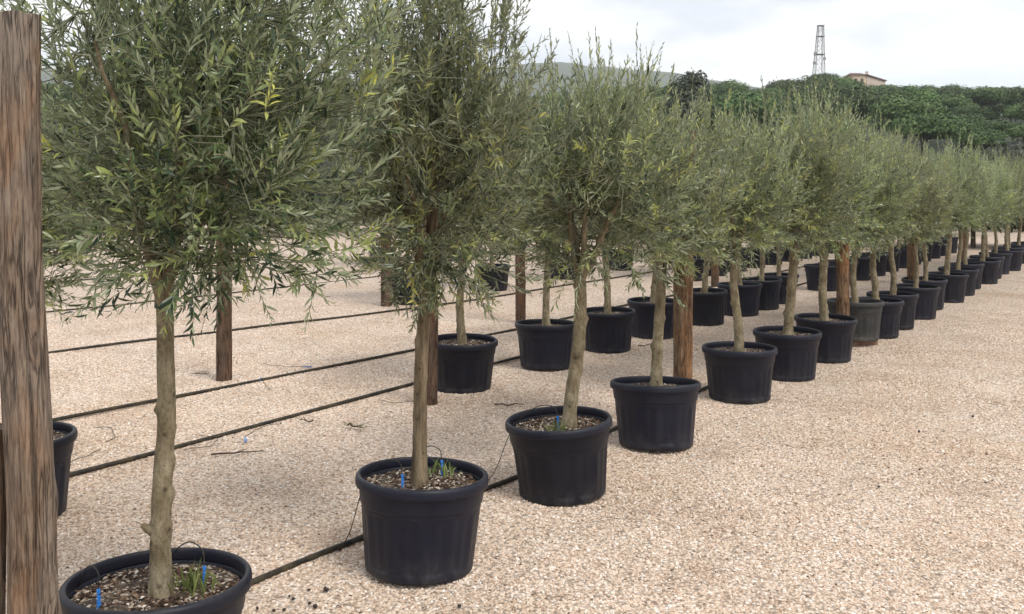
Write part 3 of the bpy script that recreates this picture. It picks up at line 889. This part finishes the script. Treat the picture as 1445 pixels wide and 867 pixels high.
ROW2 = [(-2.42, 4.49), (-.396, 7.35), (.305, 8.25), (.943, 9.08), (1.515, 9.9), (2.26, 10.83), (2.87, 11.6), (3.3, 12.2), (3.72, 12.85)]
for i in range(1, 12):
    ROW2.append((4.28 + DIR[0] * i, 13.6 + DIR[1] * i))
lab2t = {0: 'olive tree standing alone behind the big weathered post', 1: 'olive tree in the second row next to the dark stake by the empty drip lines',
         2: 'olive tree, second in the second row past the empty drip lines'}
lab2p = {0: 'black plastic pot half hidden behind the big weathered post', 1: 'black plastic pot at the near end of the second row beside a post',
         2: 'black plastic pot second along the second row, dusty rim'}
for i, (x, y) in enumerate(ROW2):
    make_pot((x, y), (R(rng.uniform(-1.5, 1.5)), R(rng.uniform(-1.5, 1.5)), rng.uniform(0, 6)), False, i, 2 if i < 3 else None,
             lab2p.get(i, 'black plastic pot, %s along the second row past the empty drip lines' % ORD[i - 1]), 'pots of the second row', .004)
    place_tree(VAR[(i * 2 + 1) % 7], (x, y), rng.uniform(0, 6), lab2t.get(i, 'olive tree, %s in the second row past the empty drip lines' % ORD[i - 1]), 'potted olive trees of the second row',
               rng.uniform(.93, 1.05), .004)
ROW3 = [(3.1 + DIR[0] * i, 16.0 + DIR[1] * i) for i in range(0, 9)]
ROW4 = [(-1.42, 12.75), (-.3, 14.4), (.9, 16.2), (2.1, 17.9), (3.2, 19.6), (4.3, 21.2)]
ROW5 = [(-2.6, 18.5), (-1.4, 20.2), (-.2, 21.9), (1.0, 23.6)]
for k, (row, nm) in enumerate(((ROW3, 'third row'), (ROW4, 'fourth row'), (ROW5, 'rearmost row'))):
    for i, (x, y) in enumerate(row):
        make_pot((x, y), (0, 0, rng.uniform(0, 6)), False, i, None, 'black plastic pot, %s along the %s of olives' % (ORD[i], nm), 'pots of the %s' % nm, .004)
        place_tree(VAR[(i * 3 + 2 + k) % 7], (x, y), rng.uniform(0, 6), 'olive tree, %s along the %s of potted olives' % (ORD[i], nm), 'potted olive trees of the %s' % nm, rng.uniform(.93, 1.08), .004)

# ------------------------------------------------------------------ tie band, trunk stub and weeds of the first tree
def tie_band():
    mb = MB(); P = []
    for i in range(33):
        a = i * 2 * math.pi / 32
        P.append((.0325 * math.cos(a), .0325 * math.sin(a), 0))
    k = 32
    V = []
    for z, r in ((-.018, .0290), (-.015, .0312), (0, .0322), (.014, .0316), (.018, .030)):
        for j in range(k):
            a = j * 2 * math.pi / k
            rr = r + .0012 * math.sin(3 * a + z * 80)
            V.append((rr * math.cos(a), rr * math.sin(a), z + .004 * math.sin(a * 2)))
    idx = np.arange(5 * k).reshape(5, k)
    mb.add(V, np.stack([idx[:-1], np.roll(idx[:-1], -1, 1), np.roll(idx[1:], -1, 1), idx[1:]], -1).reshape(-1, 4))
    t0 = [o for o in bpy.data.objects if o.name == 'olive_tree'][0]
    t0 = [o for o in t0.children if o.name.startswith('trunk')][0]
    o = mb.build('tie_band', M['band'], t0); o.location = (.031, 0, .90)
    o['label'] = 'dark green tie band round the trunk'
    mb = MB()
    mb.tube([(.0, -.01, .20), (-.02, -.012, .21), (-.034, -.016, .222)], [.018, .013, .008], 7, True)
    mb.tube([(-.03, -.015, .22), (-.055, -.02, .235)], [.0025, .0012], 4)
    mb.build('stub', M['olive_bark'], t0)
tie_band()

def weeds(x, y, seed, n, label):
    rg = np.random.default_rng(seed); mb = MB()
    for i in range(n):
        b = np.array([rg.normal(0, .03), rg.normal(0, .025), 0]); h = rg.uniform(.025, .085)
        l = b + np.array([rg.normal(0, .02), rg.normal(0, .02), h])
        w = rg.uniform(.002, .005)
        a = rg.random() * 6.28; s = np.array([math.cos(a), math.sin(a), 0]) * w
        mid = (b + l) / 2 + np.array([0, 0, .008])
        mb.add([b - s * .5, b + s * .5, mid + s, mid - s, l], [[0, 1, 2, 3]], rg.random())
        mb.F.append(np.array([[3, 2, 4]]) + mb.n - 5)
    o = mb.build('weed_tuft', M['weed'], None, False); o.location = (x, y, .345)
    tag(o, label, 'weed')
weeds(ROW1[0][0] + .10, ROW1[0][1] + .03, 3, 70, 'small green weed tuft growing beside the pale trunk in the first pot')
weeds(ROW1[1][0] + .09, ROW1[1][1] + .13, 4, 26, 'low mossy weed tuft behind the dark streaked trunk')
weeds(ROW1[2][0] - .02, ROW1[2][1] - .14, 6, 40, 'yellow green weed tuft at front edge of the forked olive pot')

# ------------------------------------------------------------------ drip stakes and micro tubes
def stake(pot, dx, dy, h, label, to_hose):
    x, y = pot[0] + dx, pot[1] + dy
    t = empty('drip_stake', (x, y, .34))
    mb = MB()
    mb.box((0, 0, h / 2 - .01), (.006, .0045, h + .02), .4)
    for i in range(5):
        mb.box((.0015, 0, h * .25 + i * h * .13), (.0125, .005, .0035), .4)
    mb.box((0, 0, h + .002), (.010, .009, .012), .4)
    mb.build('spike', M['blue'], t, False)
    m2 = MB()
    hx, hy = to_hose[0] - x, to_hose[1] - y
    P = smoothpath([(0, 0, h + .006), (hx * .05, hy * .05 + .01, h + .05), (hx * .28, hy * .3, h + .045), (hx * .62 + .01, hy * .66, .0), (hx * .82, hy * .86, -.22), (hx, hy, -.325)], 26)
    m2.tube(P, .0022, 5)
    m2.build('micro_tube', M['hose'], t)
    tag(t, label, 'drip stake')
HO = np.array((-.8157, .5785)) * .37
def hosept(i, s): 
    return (ROW1[i][0] + HO[0] + DIR[0] * s, ROW1[i][1] + HO[1] + DIR[1] * s)
stake(ROW1[0], -.125, -.11, .062, 'bright blue drip stake in mulch left of the pale trunk', hosept(0, -.1))
stake(ROW1[0], .135, .05, .065, 'bright blue drip stake among weeds right of the pale trunk', hosept(0, .2))
stake(ROW1[1], -.065, -.05, .058, 'bright blue drip stake in front of the dark streaked trunk', hosept(1, -.1))
stake(ROW1[1], .085, .14, .06, 'bright blue drip stake behind the dark streaked trunk', hosept(1, .2))
stake(ROW1[2], -.03, -.08, .075, 'blue drip stake in the pot of the forked leaning olive', hosept(2, -.2))

# ------------------------------------------------------------------ hoses
def hose(pts, r, label, seed=0, wob=.012):
    rg = np.random.default_rng(seed)
    P = smoothpath([(x, y, r * .9) for x, y in pts], 70)
    ph = rg.random(4) * 6.28
    s = np.linspace(0, 1, 70)
    P[:, 0] += wob * (np.sin(s * 21 + ph[0]) + .6 * np.sin(s * 47 + ph[1]))
    P[:, 2] += .003 * (1 + np.sin(s * 33 + ph[2]))
    mb = MB(); mb.tube(P, r, 10, True)
    tag(mb.build('drip_hose', M['hose'], None), label, 'drip hose', 'drip irrigation hoses on the gravel')
def line(p, a, b):
    return [(p[0] + DIR[0] * s, p[1] + DIR[1] * s) for s in np.linspace(a, b, 6)]
hose([(-2.1, 2.2), (-1.03, 3.71), (-.62, 4.27), (.03, 5.07), (.62, 5.95), (1.95, 7.9)] + line((3.05, 9.45), 0, 11), .0125, 'black drip hose running just behind the front row of pots', 1)
hose([(-4.2, 2.7), (-2.46, 5.04), (-.81, 7.43), (.05, 8.6), (1.6, 10.7)] + line((2.6, 12.1), 0, 12), .0135, 'black drip hose running behind the second row of pots', 2)
hose([(-5.4, 3.2), (-3.11, 6.30), (-2.13, 7.5), (-.96, 9.0), (.3, 10.7)] + line((1.6, 12.5), 0, 12), .0135, 'black drip hose crossing open gravel in front of the lone dark stake', 3)
hose([(-7.0, 5.5), (-4.44, 8.85), (-3.0, 10.4), (-1.32, 12.1), (.4, 14.3), (4, 19.3)], .013, 'black drip hose crossing open gravel behind the lone dark stake', 4)
hose([(-7.9, 9.2), (-5.9, 11.8), (-4.1, 14.1), (-1.2, 18.2)], .010, 'thin drip line far back on the open gravel', 5)
hose([(-9.6, 13.0), (-7.7, 15.4), (-5.2, 19)], .013, 'farthest black drip hose at the back of the open gravel', 6)

# thin curled tubes and dropped blue emitters on the open gravel
def curl(x, y, seed, L, blue, label):
    rg = np.random.default_rng(seed)
    t = empty('micro_tube_offcut', (x, y, .008))
    P = [np.array([0., 0., 0.])]; a = rg.random() * 6.28; tu = rg.normal(0, .35)
    for i in range(10):
        a += tu + rg.normal(0, .25)
        P.append(P[-1] + np.array([math.cos(a), math.sin(a) * .8, 0]) * L / 10)
    P = smoothpath(P, 40); P[:, 2] = .004 + .006 * np.abs(np.sin(np.linspace(0, 9, 40)))
    mb = MB(); mb.tube(P, .0022, 4); mb.build('tube', M['hose'], t)
    if blue:
        m2 = MB(); e = P[-1]; m2.box((e[0], e[1], .008), (.075, .011, .009), a); m2.box((e[0] + .03 * math.cos(a), e[1] + .03 * math.sin(a), .010), (.018, .018, .014), a)
        m2.build('emitter', M['pale_blue'], t, False)
    tag(t, label, 'drip tube', 'loose drip tubes on the open gravel')
for i, (x, y) in enumerate([(-2.5, 5.6), (-2.0, 5.9), (-1.55, 6.2), (-2.75, 6.1), (-1.9, 7.2), (-2.6, 7.9), (-1.0, 6.9), (-2.25, 8.35)]):
    curl(x, y, 50 + i, .55, i % 2 == 0 or i > 5, 'thin curled drip tube with pale blue emitter lying on open gravel' if (i % 2 == 0 or i > 5) else 'thin curled black tube offcut lying on open gravel')

# ------------------------------------------------------------------ posts
def make_post(loc, h, r, mat, seed, label, lean=(0, 0), group='wooden support posts between the pots', k=40, m=70, wire=False):
    t = empty('wooden_post', (loc[0], loc[1], -.02), (lean[0], lean[1], 0))
    mb = MB(); V = []
    zs = np.linspace(0, h, m)
    kn = np.random.default_rng(seed)
    knots = [(kn.random() * 6.28, kn.random() * h, kn.uniform(.06, .2)) for _ in range(9)]
    cr = [(kn.random() * 6.28, kn.uniform(.0, h), kn.uniform(.3, .9), kn.uniform(.12, .34)) for _ in range(14)]
    for z in zs:
        ox = .012 * noise.noise(Vector((z * .9, seed, 0))); oy = .012 * noise.noise(Vector((z * .9, seed, 5)))
        for j in range(k):
            a = j * 2 * math.pi / k
            q = r * (1 + .14 * noise.noise(Vector((math.cos(a) * 1.1, math.sin(a) * 1.1, z * 1.8 + seed))) + .16 * (.35 - abs(noise.noise(Vector((math.cos(a) * 3.2, math.sin(a) * 3.2, z * 1.1 + seed * 2))))) + .03 * noise.noise(Vector((math.cos(a) * 9, math.sin(a) * 9, z * 2 + seed))))
            for ka, kz, kh in knots:
                da = (a - ka + math.pi) % (2 * math.pi) - math.pi
                q += r * kh * math.exp(-(da / .35) ** 2 - ((z - kz) / .05) ** 2)
            for ca, cz, cl, cdp in cr:
                da = (a - ca - .25 * math.sin(z * 3 + ca) + math.pi) % (2 * math.pi) - math.pi
                q -= r * cdp * math.exp(-(da / .07) ** 2) * max(0, 1 - abs(z - cz) / cl)
            V.append((ox + q * math.cos(a), oy + q * math.sin(a), z + (0 if z < h else .012 * noise.noise(Vector((math.cos(a) * 2, math.sin(a) * 2, seed))))))
    idx = np.arange(m * k).reshape(m, k)
    mb.add(V, np.stack([idx[:-1], np.roll(idx[:-1], -1, 1), np.roll(idx[1:], -1, 1), idx[1:]], -1).reshape(-1, 4))
    mb.build('shaft', M[mat], t)
    c = MB(); ring = np.array(V[-k:]); cen = ring.mean(0) + (0, 0, .006)
    inner = cen + (ring - cen) * .5 + np.array([[0, 0, .006 * noise.noise(Vector((j * .7, seed, 1)))] for j in range(k)])
    idx = np.arange(2 * k).reshape(2, k)
    c.add(np.vstack([ring, inner, cen]), np.stack([idx[0], np.roll(idx[0], -1), np.roll(idx[1], -1), idx[1]], -1))
    c.F.append(np.array([(k + j, k + (j + 1) % k, 2 * k) for j in range(k)]))
    c.build('end_grain', M[mat], t)
    return tag(t, label, 'post', group)
make_post((-1.219, 2.36), 2.06, .056, 'post_grey', 3, 'big weathered grey-brown wooden post beside the first potted olive', (0, R(-1.3)), k=200, m=240)
make_post((-1.367, 2.38), 1.0, .048, 'post_grey', 8, 'short weathered stake close beside the big post', (0, R(.5)), k=40, m=80)
make_post((-.614, 6.82), 1.95, .062, 'post_dark', 5, 'brown wooden post behind the second pot at the near end of the second row')
make_post((1.125, 6.09), 2.0, .060, 'post_orange', 9, 'orange-brown streaked wooden post behind the tilted pot', (0, R(.6)))
make_post((3.21, 8.96), 2.0, .060, 'post_orange', 12, 'split orange-brown wooden post just before the grey pot')
make_post((-2.39, 7.65), 2.0, .060, 'post_dark', 15, 'lone dark wooden stake standing on open gravel between drip hoses')
make_post((.10, 10.9), 2.0, .058, 'post_dark', 17, 'dark wooden post behind the second pot of the second row')
make_post((3.28, 14.9), 2.0, .06, 'post_dark', 18, 'dark wooden post at the start of the third row of olives')
make_post((-1.70, 12.46), 2.0, .07, 'post_dark', 19, 'dark wooden post beside the first pot of the fourth row')
make_post((5.40, 12.45), 2.0, .06, 'post_orange', 20, 'orange-brown post in the far stretch of the front row, first after the grey pot')
make_post((7.60, 15.55), 2.0, .06, 'post_orange', 21, 'orange-brown post in the far stretch of the front row, second after the grey pot')

# brick under the grey pot
def brick():
    me = bpy.data.meshes.new('brick'); bm = bmesh.new()
    bmesh.ops.create_cube(bm, size=1)
    bmesh.ops.scale(bm, vec=(.36, .26, .056), verts=bm.verts)
    bmesh.ops.bevel(bm, geom=bm.edges[:], offset=.006, segments=2, affect='EDGES')
    bmesh.ops.translate(bm, vec=(0, 0, .032), verts=bm.verts)
    bm.to_mesh(me); bm.free(); me.materials.append(M['brick'])
    o = link('brick', me); o.location = (ROW1[7][0], ROW1[7][1], 0); o.rotation_euler = (0, 0, R(20))
    tag(o, 'flat terracotta brick under the dusty grey pot', 'brick')
brick()

# ------------------------------------------------------------------ litter on the gravel
def fallen_olives():
    rg = np.random.default_rng(8)
    me = None
    spots = [(-.80 + rg.normal(0, .07), 3.50 + rg.normal(0, .10)) for _ in range(11)] + [(-.55, 3.33), (-.16, 3.36), (-.18, 4.35), (-.2, 3.5), (1.95, 4.9), (2.3, 5.2), (2.65, 6.0), (3.2, 6.4)]
    mb = MB(); k = 10
    prof = [(math.sin(u) * .0088, -math.cos(u) * .011) for u in np.linspace(.02, math.pi - .02, 8)]
    V = [(r * math.cos(j * 6.2832 / k), r * math.sin(j * 6.2832 / k), z + .009) for r, z in prof for j in range(k)]
    idx = np.arange(8 * k).reshape(8, k)
    mb.add(V, np.stack([idx[:-1], np.roll(idx[:-1], -1, 1), np.roll(idx[1:], -1, 1), idx[1:]], -1).reshape(-1, 4))
    me = mb.mesh('fallen_olive', M['fruit'])
    for i, (x, y) in enumerate(spots):
        o = link('fallen_olive', me); o.location = (x, y, .006); s = rg.uniform(.6, 1.3); o.scale = (s * rg.uniform(.8, 1.3), s * rg.uniform(.5, 1.1), s * .6); o.rotation_euler = (0, 0, rg.random() * 6)
        tag(o, 'dark fallen olive on the gravel between the first two pots' if i < 13 else 'dark fallen olive lying alone on open gravel', 'olive', 'fallen olives on the gravel')
fallen_olives()
def ground_twig(x, y, L, a, seed, label, leafy=False):
    rg = np.random.default_rng(seed); mb = MB(); t = empty('fallen_twig', (x, y, .012), (0, 0, a))
    P = np.stack([np.linspace(0, L, 8), .024 * np.cumsum(rg.normal(0, .6, 8)), .006 + .007 * np.abs(rg.normal(0, 1, 8))], 1)
    mb.tube(P, np.linspace(.006, .0025, 8), 6, True); mb.tube([P[3], P[3] + (.06, .03, .01)], [.003, .0015], 4)
    mb.build('stem', M['dead_twig'], t)
    if leafy:
        n = 14; b = P[rg.integers(0, 8, n)] + (0, 0, .004)
        an = rg.random(n) * 6.28; d = np.stack([np.cos(an), np.sin(an), np.full(n, .15)], 1)
        V = leaf_verts(b, d, np.tile([0, 0, 1.], (n, 1)) + rg.normal(0, .3, (n, 3)), rg.uniform(.03, .055, n), rg.uniform(.008, .013, n), rg.uniform(0, .2, n), rg.normal(0, 1, n))
        lm = MB(); off = (np.arange(n) * 8)[:, None, None]
        lm.add(V.reshape(-1, 3), (LF_HI3[None] + off).reshape(-1, 3), np.repeat(rg.uniform(.2, .8, n), 8)); lm.F.append((LF_HI4[None] + off).reshape(-1, 4))
        tag(lm.build('leaves', M['weed'], t, False), kind='stuff')
    tag(t, label, 'twig')
ground_twig(-1.78, 5.45, .30, .2, 1, 'long dark fallen twig on gravel behind the first trunk')
ground_twig(-.13, 6.72, .22, .05, 2, 'short dark fallen twig on gravel in front of the second row')
ground_twig(-1.09, 6.1, .12, 0, 3, 'fallen twig with fresh green leaves on the open gravel', True)
ground_twig(-1.35, 6.22, .10, 2.5, 4, 'small curled dead twig on the open gravel')
ground_twig(1.25, 9.2, .2, .4, 5, 'dead twig on gravel between the front and second rows')

# ------------------------------------------------------------------ BACKGROUND: pines, shrubs, tower, houses
def cloud_tree(seed, h_trunk, lobes, n, size, mat, trunk_r, tmat='pine_bark', limbs=True):
    rg = np.random.default_rng(seed)
    tm = MB(); cm = MB()
    tm.tube(smoothpath([(0, 0, -1.0), (rg.normal(0, .1), 0, h_trunk * .5), (0, 0, h_trunk)], 8), np.linspace(trunk_r, trunk_r * .6, 8), 7)
    for (c, r) in lobes:
        if limbs:
            tm.tube(smoothpath([(0, 0, h_trunk * .8), (c[0] * .4, c[1] * .4, (h_trunk * .8 + c[2]) / 2), (c[0], c[1], c[2] + r[2] * .2)], 5), np.linspace(trunk_r * .5, trunk_r * .15, 5), 5)
    tot = sum(r[0] * r[1] for c, r in lobes)
    for (c, r) in lobes:
        m = int(n * r[0] * r[1] / tot)
        d = rg.normal(0, 1, (m, 3)); d /= np.linalg.norm(d, axis=1)[:, None]
        lo = d[:, 2] < -.25; d[lo, 2] *= .35
        u = rg.random(m) ** .35
        bumpy = np.array([1 + .16 * noise.noise(Vector(tuple(q * 2.6)) + Vector((seed, 0, 0))) + .10 * noise.noise(Vector(tuple(q * 6)) + Vector((0, seed, 0))) for q in d])
        P = np.asarray(c) + d * np.asarray(r) * (u * bumpy)[:, None]
        a = np.cross(d, rg.normal(0, 1, (m, 3))); a /= np.linalg.norm(a, axis=1)[:, None] + 1e-9; a += rg.normal(0, .33, (m, 3))
        b = np.cross(a, d + rg.normal(0, .35, (m, 3))); b /= np.linalg.norm(b, axis=1)[:, None] + 1e-9
        s = (size * rg.uniform(.6, 1.3, m))[:, None]
        V = np.stack([P - a * s * .6, P + b * s * .45, P + a * s * .6, P - b * s * .45], 1)
        tint = np.clip(.45 + rg.normal(0, .14) + .17 * rg.normal(0, 1, m), 0, 1)
        cm.add(V.reshape(-1, 3), np.arange(m * 4).reshape(m, 4), np.repeat(tint, 4))
    return tm.mesh('trunk', M[tmat]), cm.mesh('crown', M[mat], False)

def umbrella(seed):
    rg = random.Random(seed); lobes = []
    for i in range(7):
        a = i * 2.4; rr = 0 if i == 0 else rg.uniform(1.3, 2.3)
        lobes.append(((rr * math.cos(a), rr * math.sin(a), 5.5 + rg.uniform(-.3, .4) - rr * .42), (rg.uniform(1.5, 2.0), rg.uniform(1.5, 2.0), rg.uniform(1.0, 1.35))))
    return cloud_tree(seed, 5.0, lobes, 5600, .21, 'pine_leaf', .2)
PINES = [umbrella(s) for s in (1, 2, 3, 4)]
rg = random.Random(12)
pts = []
pts += [(.372 * 268, 268), (.384 * 270, 270), (.396 * 268, 268), (.408 * 272, 272)]   # in front of the hilltop house
for i in range(30):                                   # the pines that stand along the crest
    a = R(6 + i * 1.08 + rg.uniform(-.25, .25)); d = rg.uniform(248, 262) if 16.5 < math.degrees(a) < 23 else rg.uniform(244, 280)
    pts.append((d * math.sin(a), d * math.cos(a)))
tries = 0
while len(pts) < 290 and tries < 9000:
    tries += 1
    a = R(rg.uniform(6, 38)) if rg.random() < .85 else R(rg.uniform(-34, 6))
    d = rg.uniform(100, 262)
    x, y = d * math.sin(a), d * math.cos(a)
    ad = math.degrees(a)
    if 17.2 < ad < 22.5 and d > 262: continue         # clearing round the tower and the house
    if 14.8 < ad < 18 and d > 276: continue
    if any((x - p[0]) ** 2 + (y - p[1]) ** 2 < 8.0 ** 2 for p in pts): continue
    pts.append((x, y))
for i, (x, y) in enumerate(pts):
    t = empty('umbrella_pine', (x, y, hill_h(x, y)), (0, 0, rg.uniform(0, 6.28)), rg.uniform(.85, 1.6) if not (19.9 < math.degrees(math.atan2(x, y)) < 23.2 and y > 200) else rg.uniform(1.36, 1.46))
    me = PINES[i % 4]
    link('trunk', me[0], t); tag(link('crown', me[1], t), kind='stuff')
    tag(t, 'dark green umbrella pine standing on the crest of the wooded hill' if i < 34 else 'dark green umbrella pine on the slope of the wooded hill', 'pine tree', 'umbrella pines on the wooded hillside')

def place_cloud(name, me, loc, s, label, cat, group=None):
    t = empty(name, loc, (0, 0, loc[0] * 1.7), s)
    link('trunk', me[0], t); tag(link('crown', me[1], t), kind='stuff')
    return tag(t, label, cat, group)
dark_oak = cloud_tree(31, 8, [((0, 0, 9.7), (2.3, 2.3, 2.4)), ((1.9, 0, 8.4), (2.0, 2, 2.0)), ((-1.9, .3, 8.5), (2.0, 2.1, 2.0)), ((.3, -1.4, 7.8), (2.6, 2.2, 2.1)), ((.2, .6, 11.2), (1.5, 1.3, 1.2)), ((1.3, -.5, 10.1), (1.5, 1.4, 1.3)), ((-1.2, -.6, 10.2), (1.4, 1.4, 1.3))], 9000, .20, 'hedge_leaf', .28)
place_cloud('holm_oak', dark_oak, (17.3, 90, hill_h(17.3, 90) - .2), 1.02, 'tall dark round-headed tree rising behind the third olive crown', 'tree')
place_cloud('holm_oak', dark_oak, (4.2, 98, hill_h(4.2, 98) - .5), .78, 'smaller dark green tree glimpsed between the second and third olive crowns', 'tree')
bush = [cloud_tree(60 + i, 1.2, [((0, 0, 2.0), (1.7, 1.6, 1.6)), ((1.2, .3, 1.5), (1.3, 1.3, 1.2)), ((-1.2, -.2, 1.5), (1.3, 1.3, 1.2)), ((.1, -.9, 1.1), (1.4, 1.2, 1.0))], 2400, .17, 'shrub_leaf', .09, 'pine_bark') for i in range(2)]
hbush = [cloud_tree(70 + i, 1.0, [((0, 0, 1.5), (1.5, 1.3, 1.3)), ((1.1, .3, 1.2), (1.2, 1.2, 1.1)), ((-1.1, -.2, 1.2), (1.2, 1.2, 1.1)), ((.1, -.9, .9), (1.3, 1.1, .9))], 2200, .15, 'hedge_leaf', .08, 'pine_bark') for i in range(2)]
for i, (px, d, s) in enumerate([(1384, 52, 1.0), (1412, 50, 1.2), (1442, 47, 1.25), (1478, 46, 1.3), (1330, 58, 1.05), (1355, 60, 1.1), (1515, 45, 1.2)]):
    place_cloud('grey_shrub', bush[i % 2], ((px - 722.5) / 1300 * d, d, -.1), s, 'grey-green rounded shrub at the edge of the yard below the pines', 'shrub', 'grey-green shrubs along the yard edge')
for i in range(24):
    d = 33 + 2.0 * math.sin(i * 1.9)
    x = -20 + i * 2.15
    place_cloud('hedge_shrub', hbush[i % 2], (x, d, -.05), rg.uniform(.85, 1.1), 'dark green hedge shrub at the back of the gravel yard', 'shrub', 'hedge shrubs at the back of the yard')

for x, y in [(9.2, 25.6), (10.7, 25.0), (12.3, 24.6), (13.9, 24.2), (15.6, 23.8), (17.3, 23.4)]:
    place_cloud('hedge_shrub', hbush[int(x) % 2], (x, y, -.05), rg.uniform(.8, .95), 'dark green hedge shrub closing off the far end of the pot rows', 'shrub', 'hedge shrubs at the end of the rows')

def beam(mb, a, b, w):
    a = np.asarray(a, float); b = np.asarray(b, float)
    mb.tube([a, (a + b) / 2, b], w, 4, True)
def tower():
    d = 300; x = (1153 - 722.5) / 1300 * d
    z0 = hill_h(x, d) + 2.2
    t = empty('lattice_tower', (x, d, z0))
    H = 1.6 + (265 - 36) / 1300 * d - z0
    bw = 2.1; tw = .75; off = 1.15
    def corner(i, u):
        sx = (-1, 1, 1, -1)[i]; sy = (-1, -1, 1, 1)[i]
        w = bw + (tw - bw) * u
        return np.array([sx * w + off * u, sy * w, H * u])
    for i in range(4):
        mb = MB(); beam(mb, corner(i, -.2), corner(i, 1), .125); mb.build('leg', M['steel'], t)
    lv = [0, .14, .28, .42, .55, .66, .76, .87, 1.0]
    for j in range(len(lv) - 1):
        for i in range(4):
            k = (i + 1) % 4
            mb = MB(); beam(mb, corner(i, lv[j]), corner(k, lv[j + 1]), .05); beam(mb, corner(k, lv[j]), corner(i, lv[j + 1]), .05); beam(mb, corner(i, lv[j]), corner(k, lv[j]), .05)
            mb.build('cross_brace', M['steel'], t)
    for u in (.42, .66, .87, .995):
        mb = MB(); c = sum(corner(i, u) for i in range(4)) / 4; w = (bw + (tw - bw) * u) * 2 + .5
        mb.box(c, (w, w, .2)); mb.build('platform', M['steel'], t, False)
    for u, sx in ((.66, -1), (.55, -1), (.60, 1)):
        c = sum(corner(i, u) for i in range(4)) / 4; w = bw + (tw - bw) * u + .3
        mb = MB(); mb.tube([c + (sx * w, -.3, .3), c + (sx * w, -.55, .3)], [.55, .5], 12, True); mb.build('dish', M['steel'], t)
    tag(t, 'grey steel lattice tower with platforms on the hilltop', 'tower')
tower()

def wall_roof_house():
    d = 292; k = d / 1300
    x0 = (1222 - 722.5) * k
    zt = 1.6 + (265 - 105) * k
    t = empty('hilltop_house', (x0, d, zt - 4.2))
    wl, wr, h = 18 * k + .4, 26 * k + 1.5, 4.0
    dep = 7
    ra = R(52); WL = 19.8
    mb = MB()
    # cream wing
    mb.box((-wl / 2, dep / 2, h / 2 - 1.5), (wl, dep, h + 3)); wa = mb.build('wall', M['cream_wall'], t, False)
    m2 = MB()
    cx, cy = math.cos(ra) * WL / 2, math.sin(ra) * WL / 2
    m2.box((cx + .25 - 2.5 * math.sin(ra), cy + .1 + 2.5 * math.cos(ra), h / 2 - 1.65), (WL, 5, h + 2.7), ra); w2 = m2.build('wall', M['pink_wall'], t, False); w2['label'] = 'pinkish receding wing wall'
    m3 = MB()
    m3.add([(-wl - .5, -.5, h + .003), (.5, -.5, h + .003), (.5, dep + .5, h + .003), (-wl - .5, dep + .5, h + .003), (-wl * .5 - 1.5, dep / 2, h + 1.0), (-wl * .5 + 1.5, dep / 2, h + 1.0)],
           [[0, 1, 5, 4], [2, 3, 4, 5], [3, 2, 1, 0]])
    m3.F.append(np.array([[1, 2, 5], [3, 0, 4]])); m3.build('roof', M['roof'], t, False)
    m4 = MB(); m4.box((cx + .25 - 2.5 * math.sin(ra), cy + .1 + 2.5 * math.cos(ra), h - .05), (WL + .9, 5.9, .35), ra); rf = m4.build('roof', M['roof'], t, False)
    ch = MB(); ch.box((1.2, 2.5, h + .7), (.7, .7, 1.4)); ch.build('chimney', M['pink_wall'], rf, False)
    for q in (-.75, -.3):
        w = MB(); w.box((wl * q, -.01, h * .55), (.9, .12, 1.2)); w.build('window', M['dark_glass'], wa, False)
    tag(t, 'cream and pink house with brown tiled roof on the hilltop', 'house')
    # low barn
    xb = (1108 - 722.5) * k; zb = 1.6 + (265 - 112) * k
    b = empty('low_barn', (xb, d, zb - 3.2))
    L = 46 * k
    wmb = MB(); wmb.box((0, 3, -.4), (L * .92, 6, 3.6)); wmb.build('wall', M['pink_wall'], b, False)
    r = MB()
    r.add([(-L / 2, -.6, 1.45), (L / 2, -.6, 1.45), (L / 2, 6.6, 1.45), (-L / 2, 6.6, 1.45), (-L * .12, 3, 3.2), (L * .1, 3, 3.0)], [[0, 1, 5, 4], [2, 3, 4, 5], [3, 2, 1, 0]])
    r.F.append(np.array([[1, 2, 5], [3, 0, 4]])); r.build('roof', M['barn_roof'], b, False)
    tag(b, 'low barn with grey-brown hipped roof on the hilltop left of the tower', 'barn')
wall_roof_house()
place_cloud('hilltop_tree', hbush[0], ((1207 - 722.5) / 1300 * 285, 285, 1.6 + 130 / 1300 * 285), 1.3, 'small bare-looking tree beside the hilltop house', 'tree')

# ------------------------------------------------------------------ HAZE (even, thin air round the whole place)
def haze():
    mb = MB(); mb.box((0, 0, 190), (7000, 7000, 400)); 
    m = bpy.data.materials.new('haze'); m.use_nodes = True; t = m.node_tree; t.nodes.clear()
    out = t.nodes.new('ShaderNodeOutputMaterial'); v = t.nodes.new('ShaderNodeVolumePrincipled')
    v.inputs['Color'].default_value = (.93, .96, 1.0, 1); v.inputs['Density'].default_value = .00026; v.inputs['Anisotropy'].default_value = .1
    t.links.new(v.outputs[0], out.inputs['Volume'])
    o = mb.build('haze', m, None, False)
    tag(o, 'thin pale haze in the air over the hills', 'haze', kind='stuff')
haze()
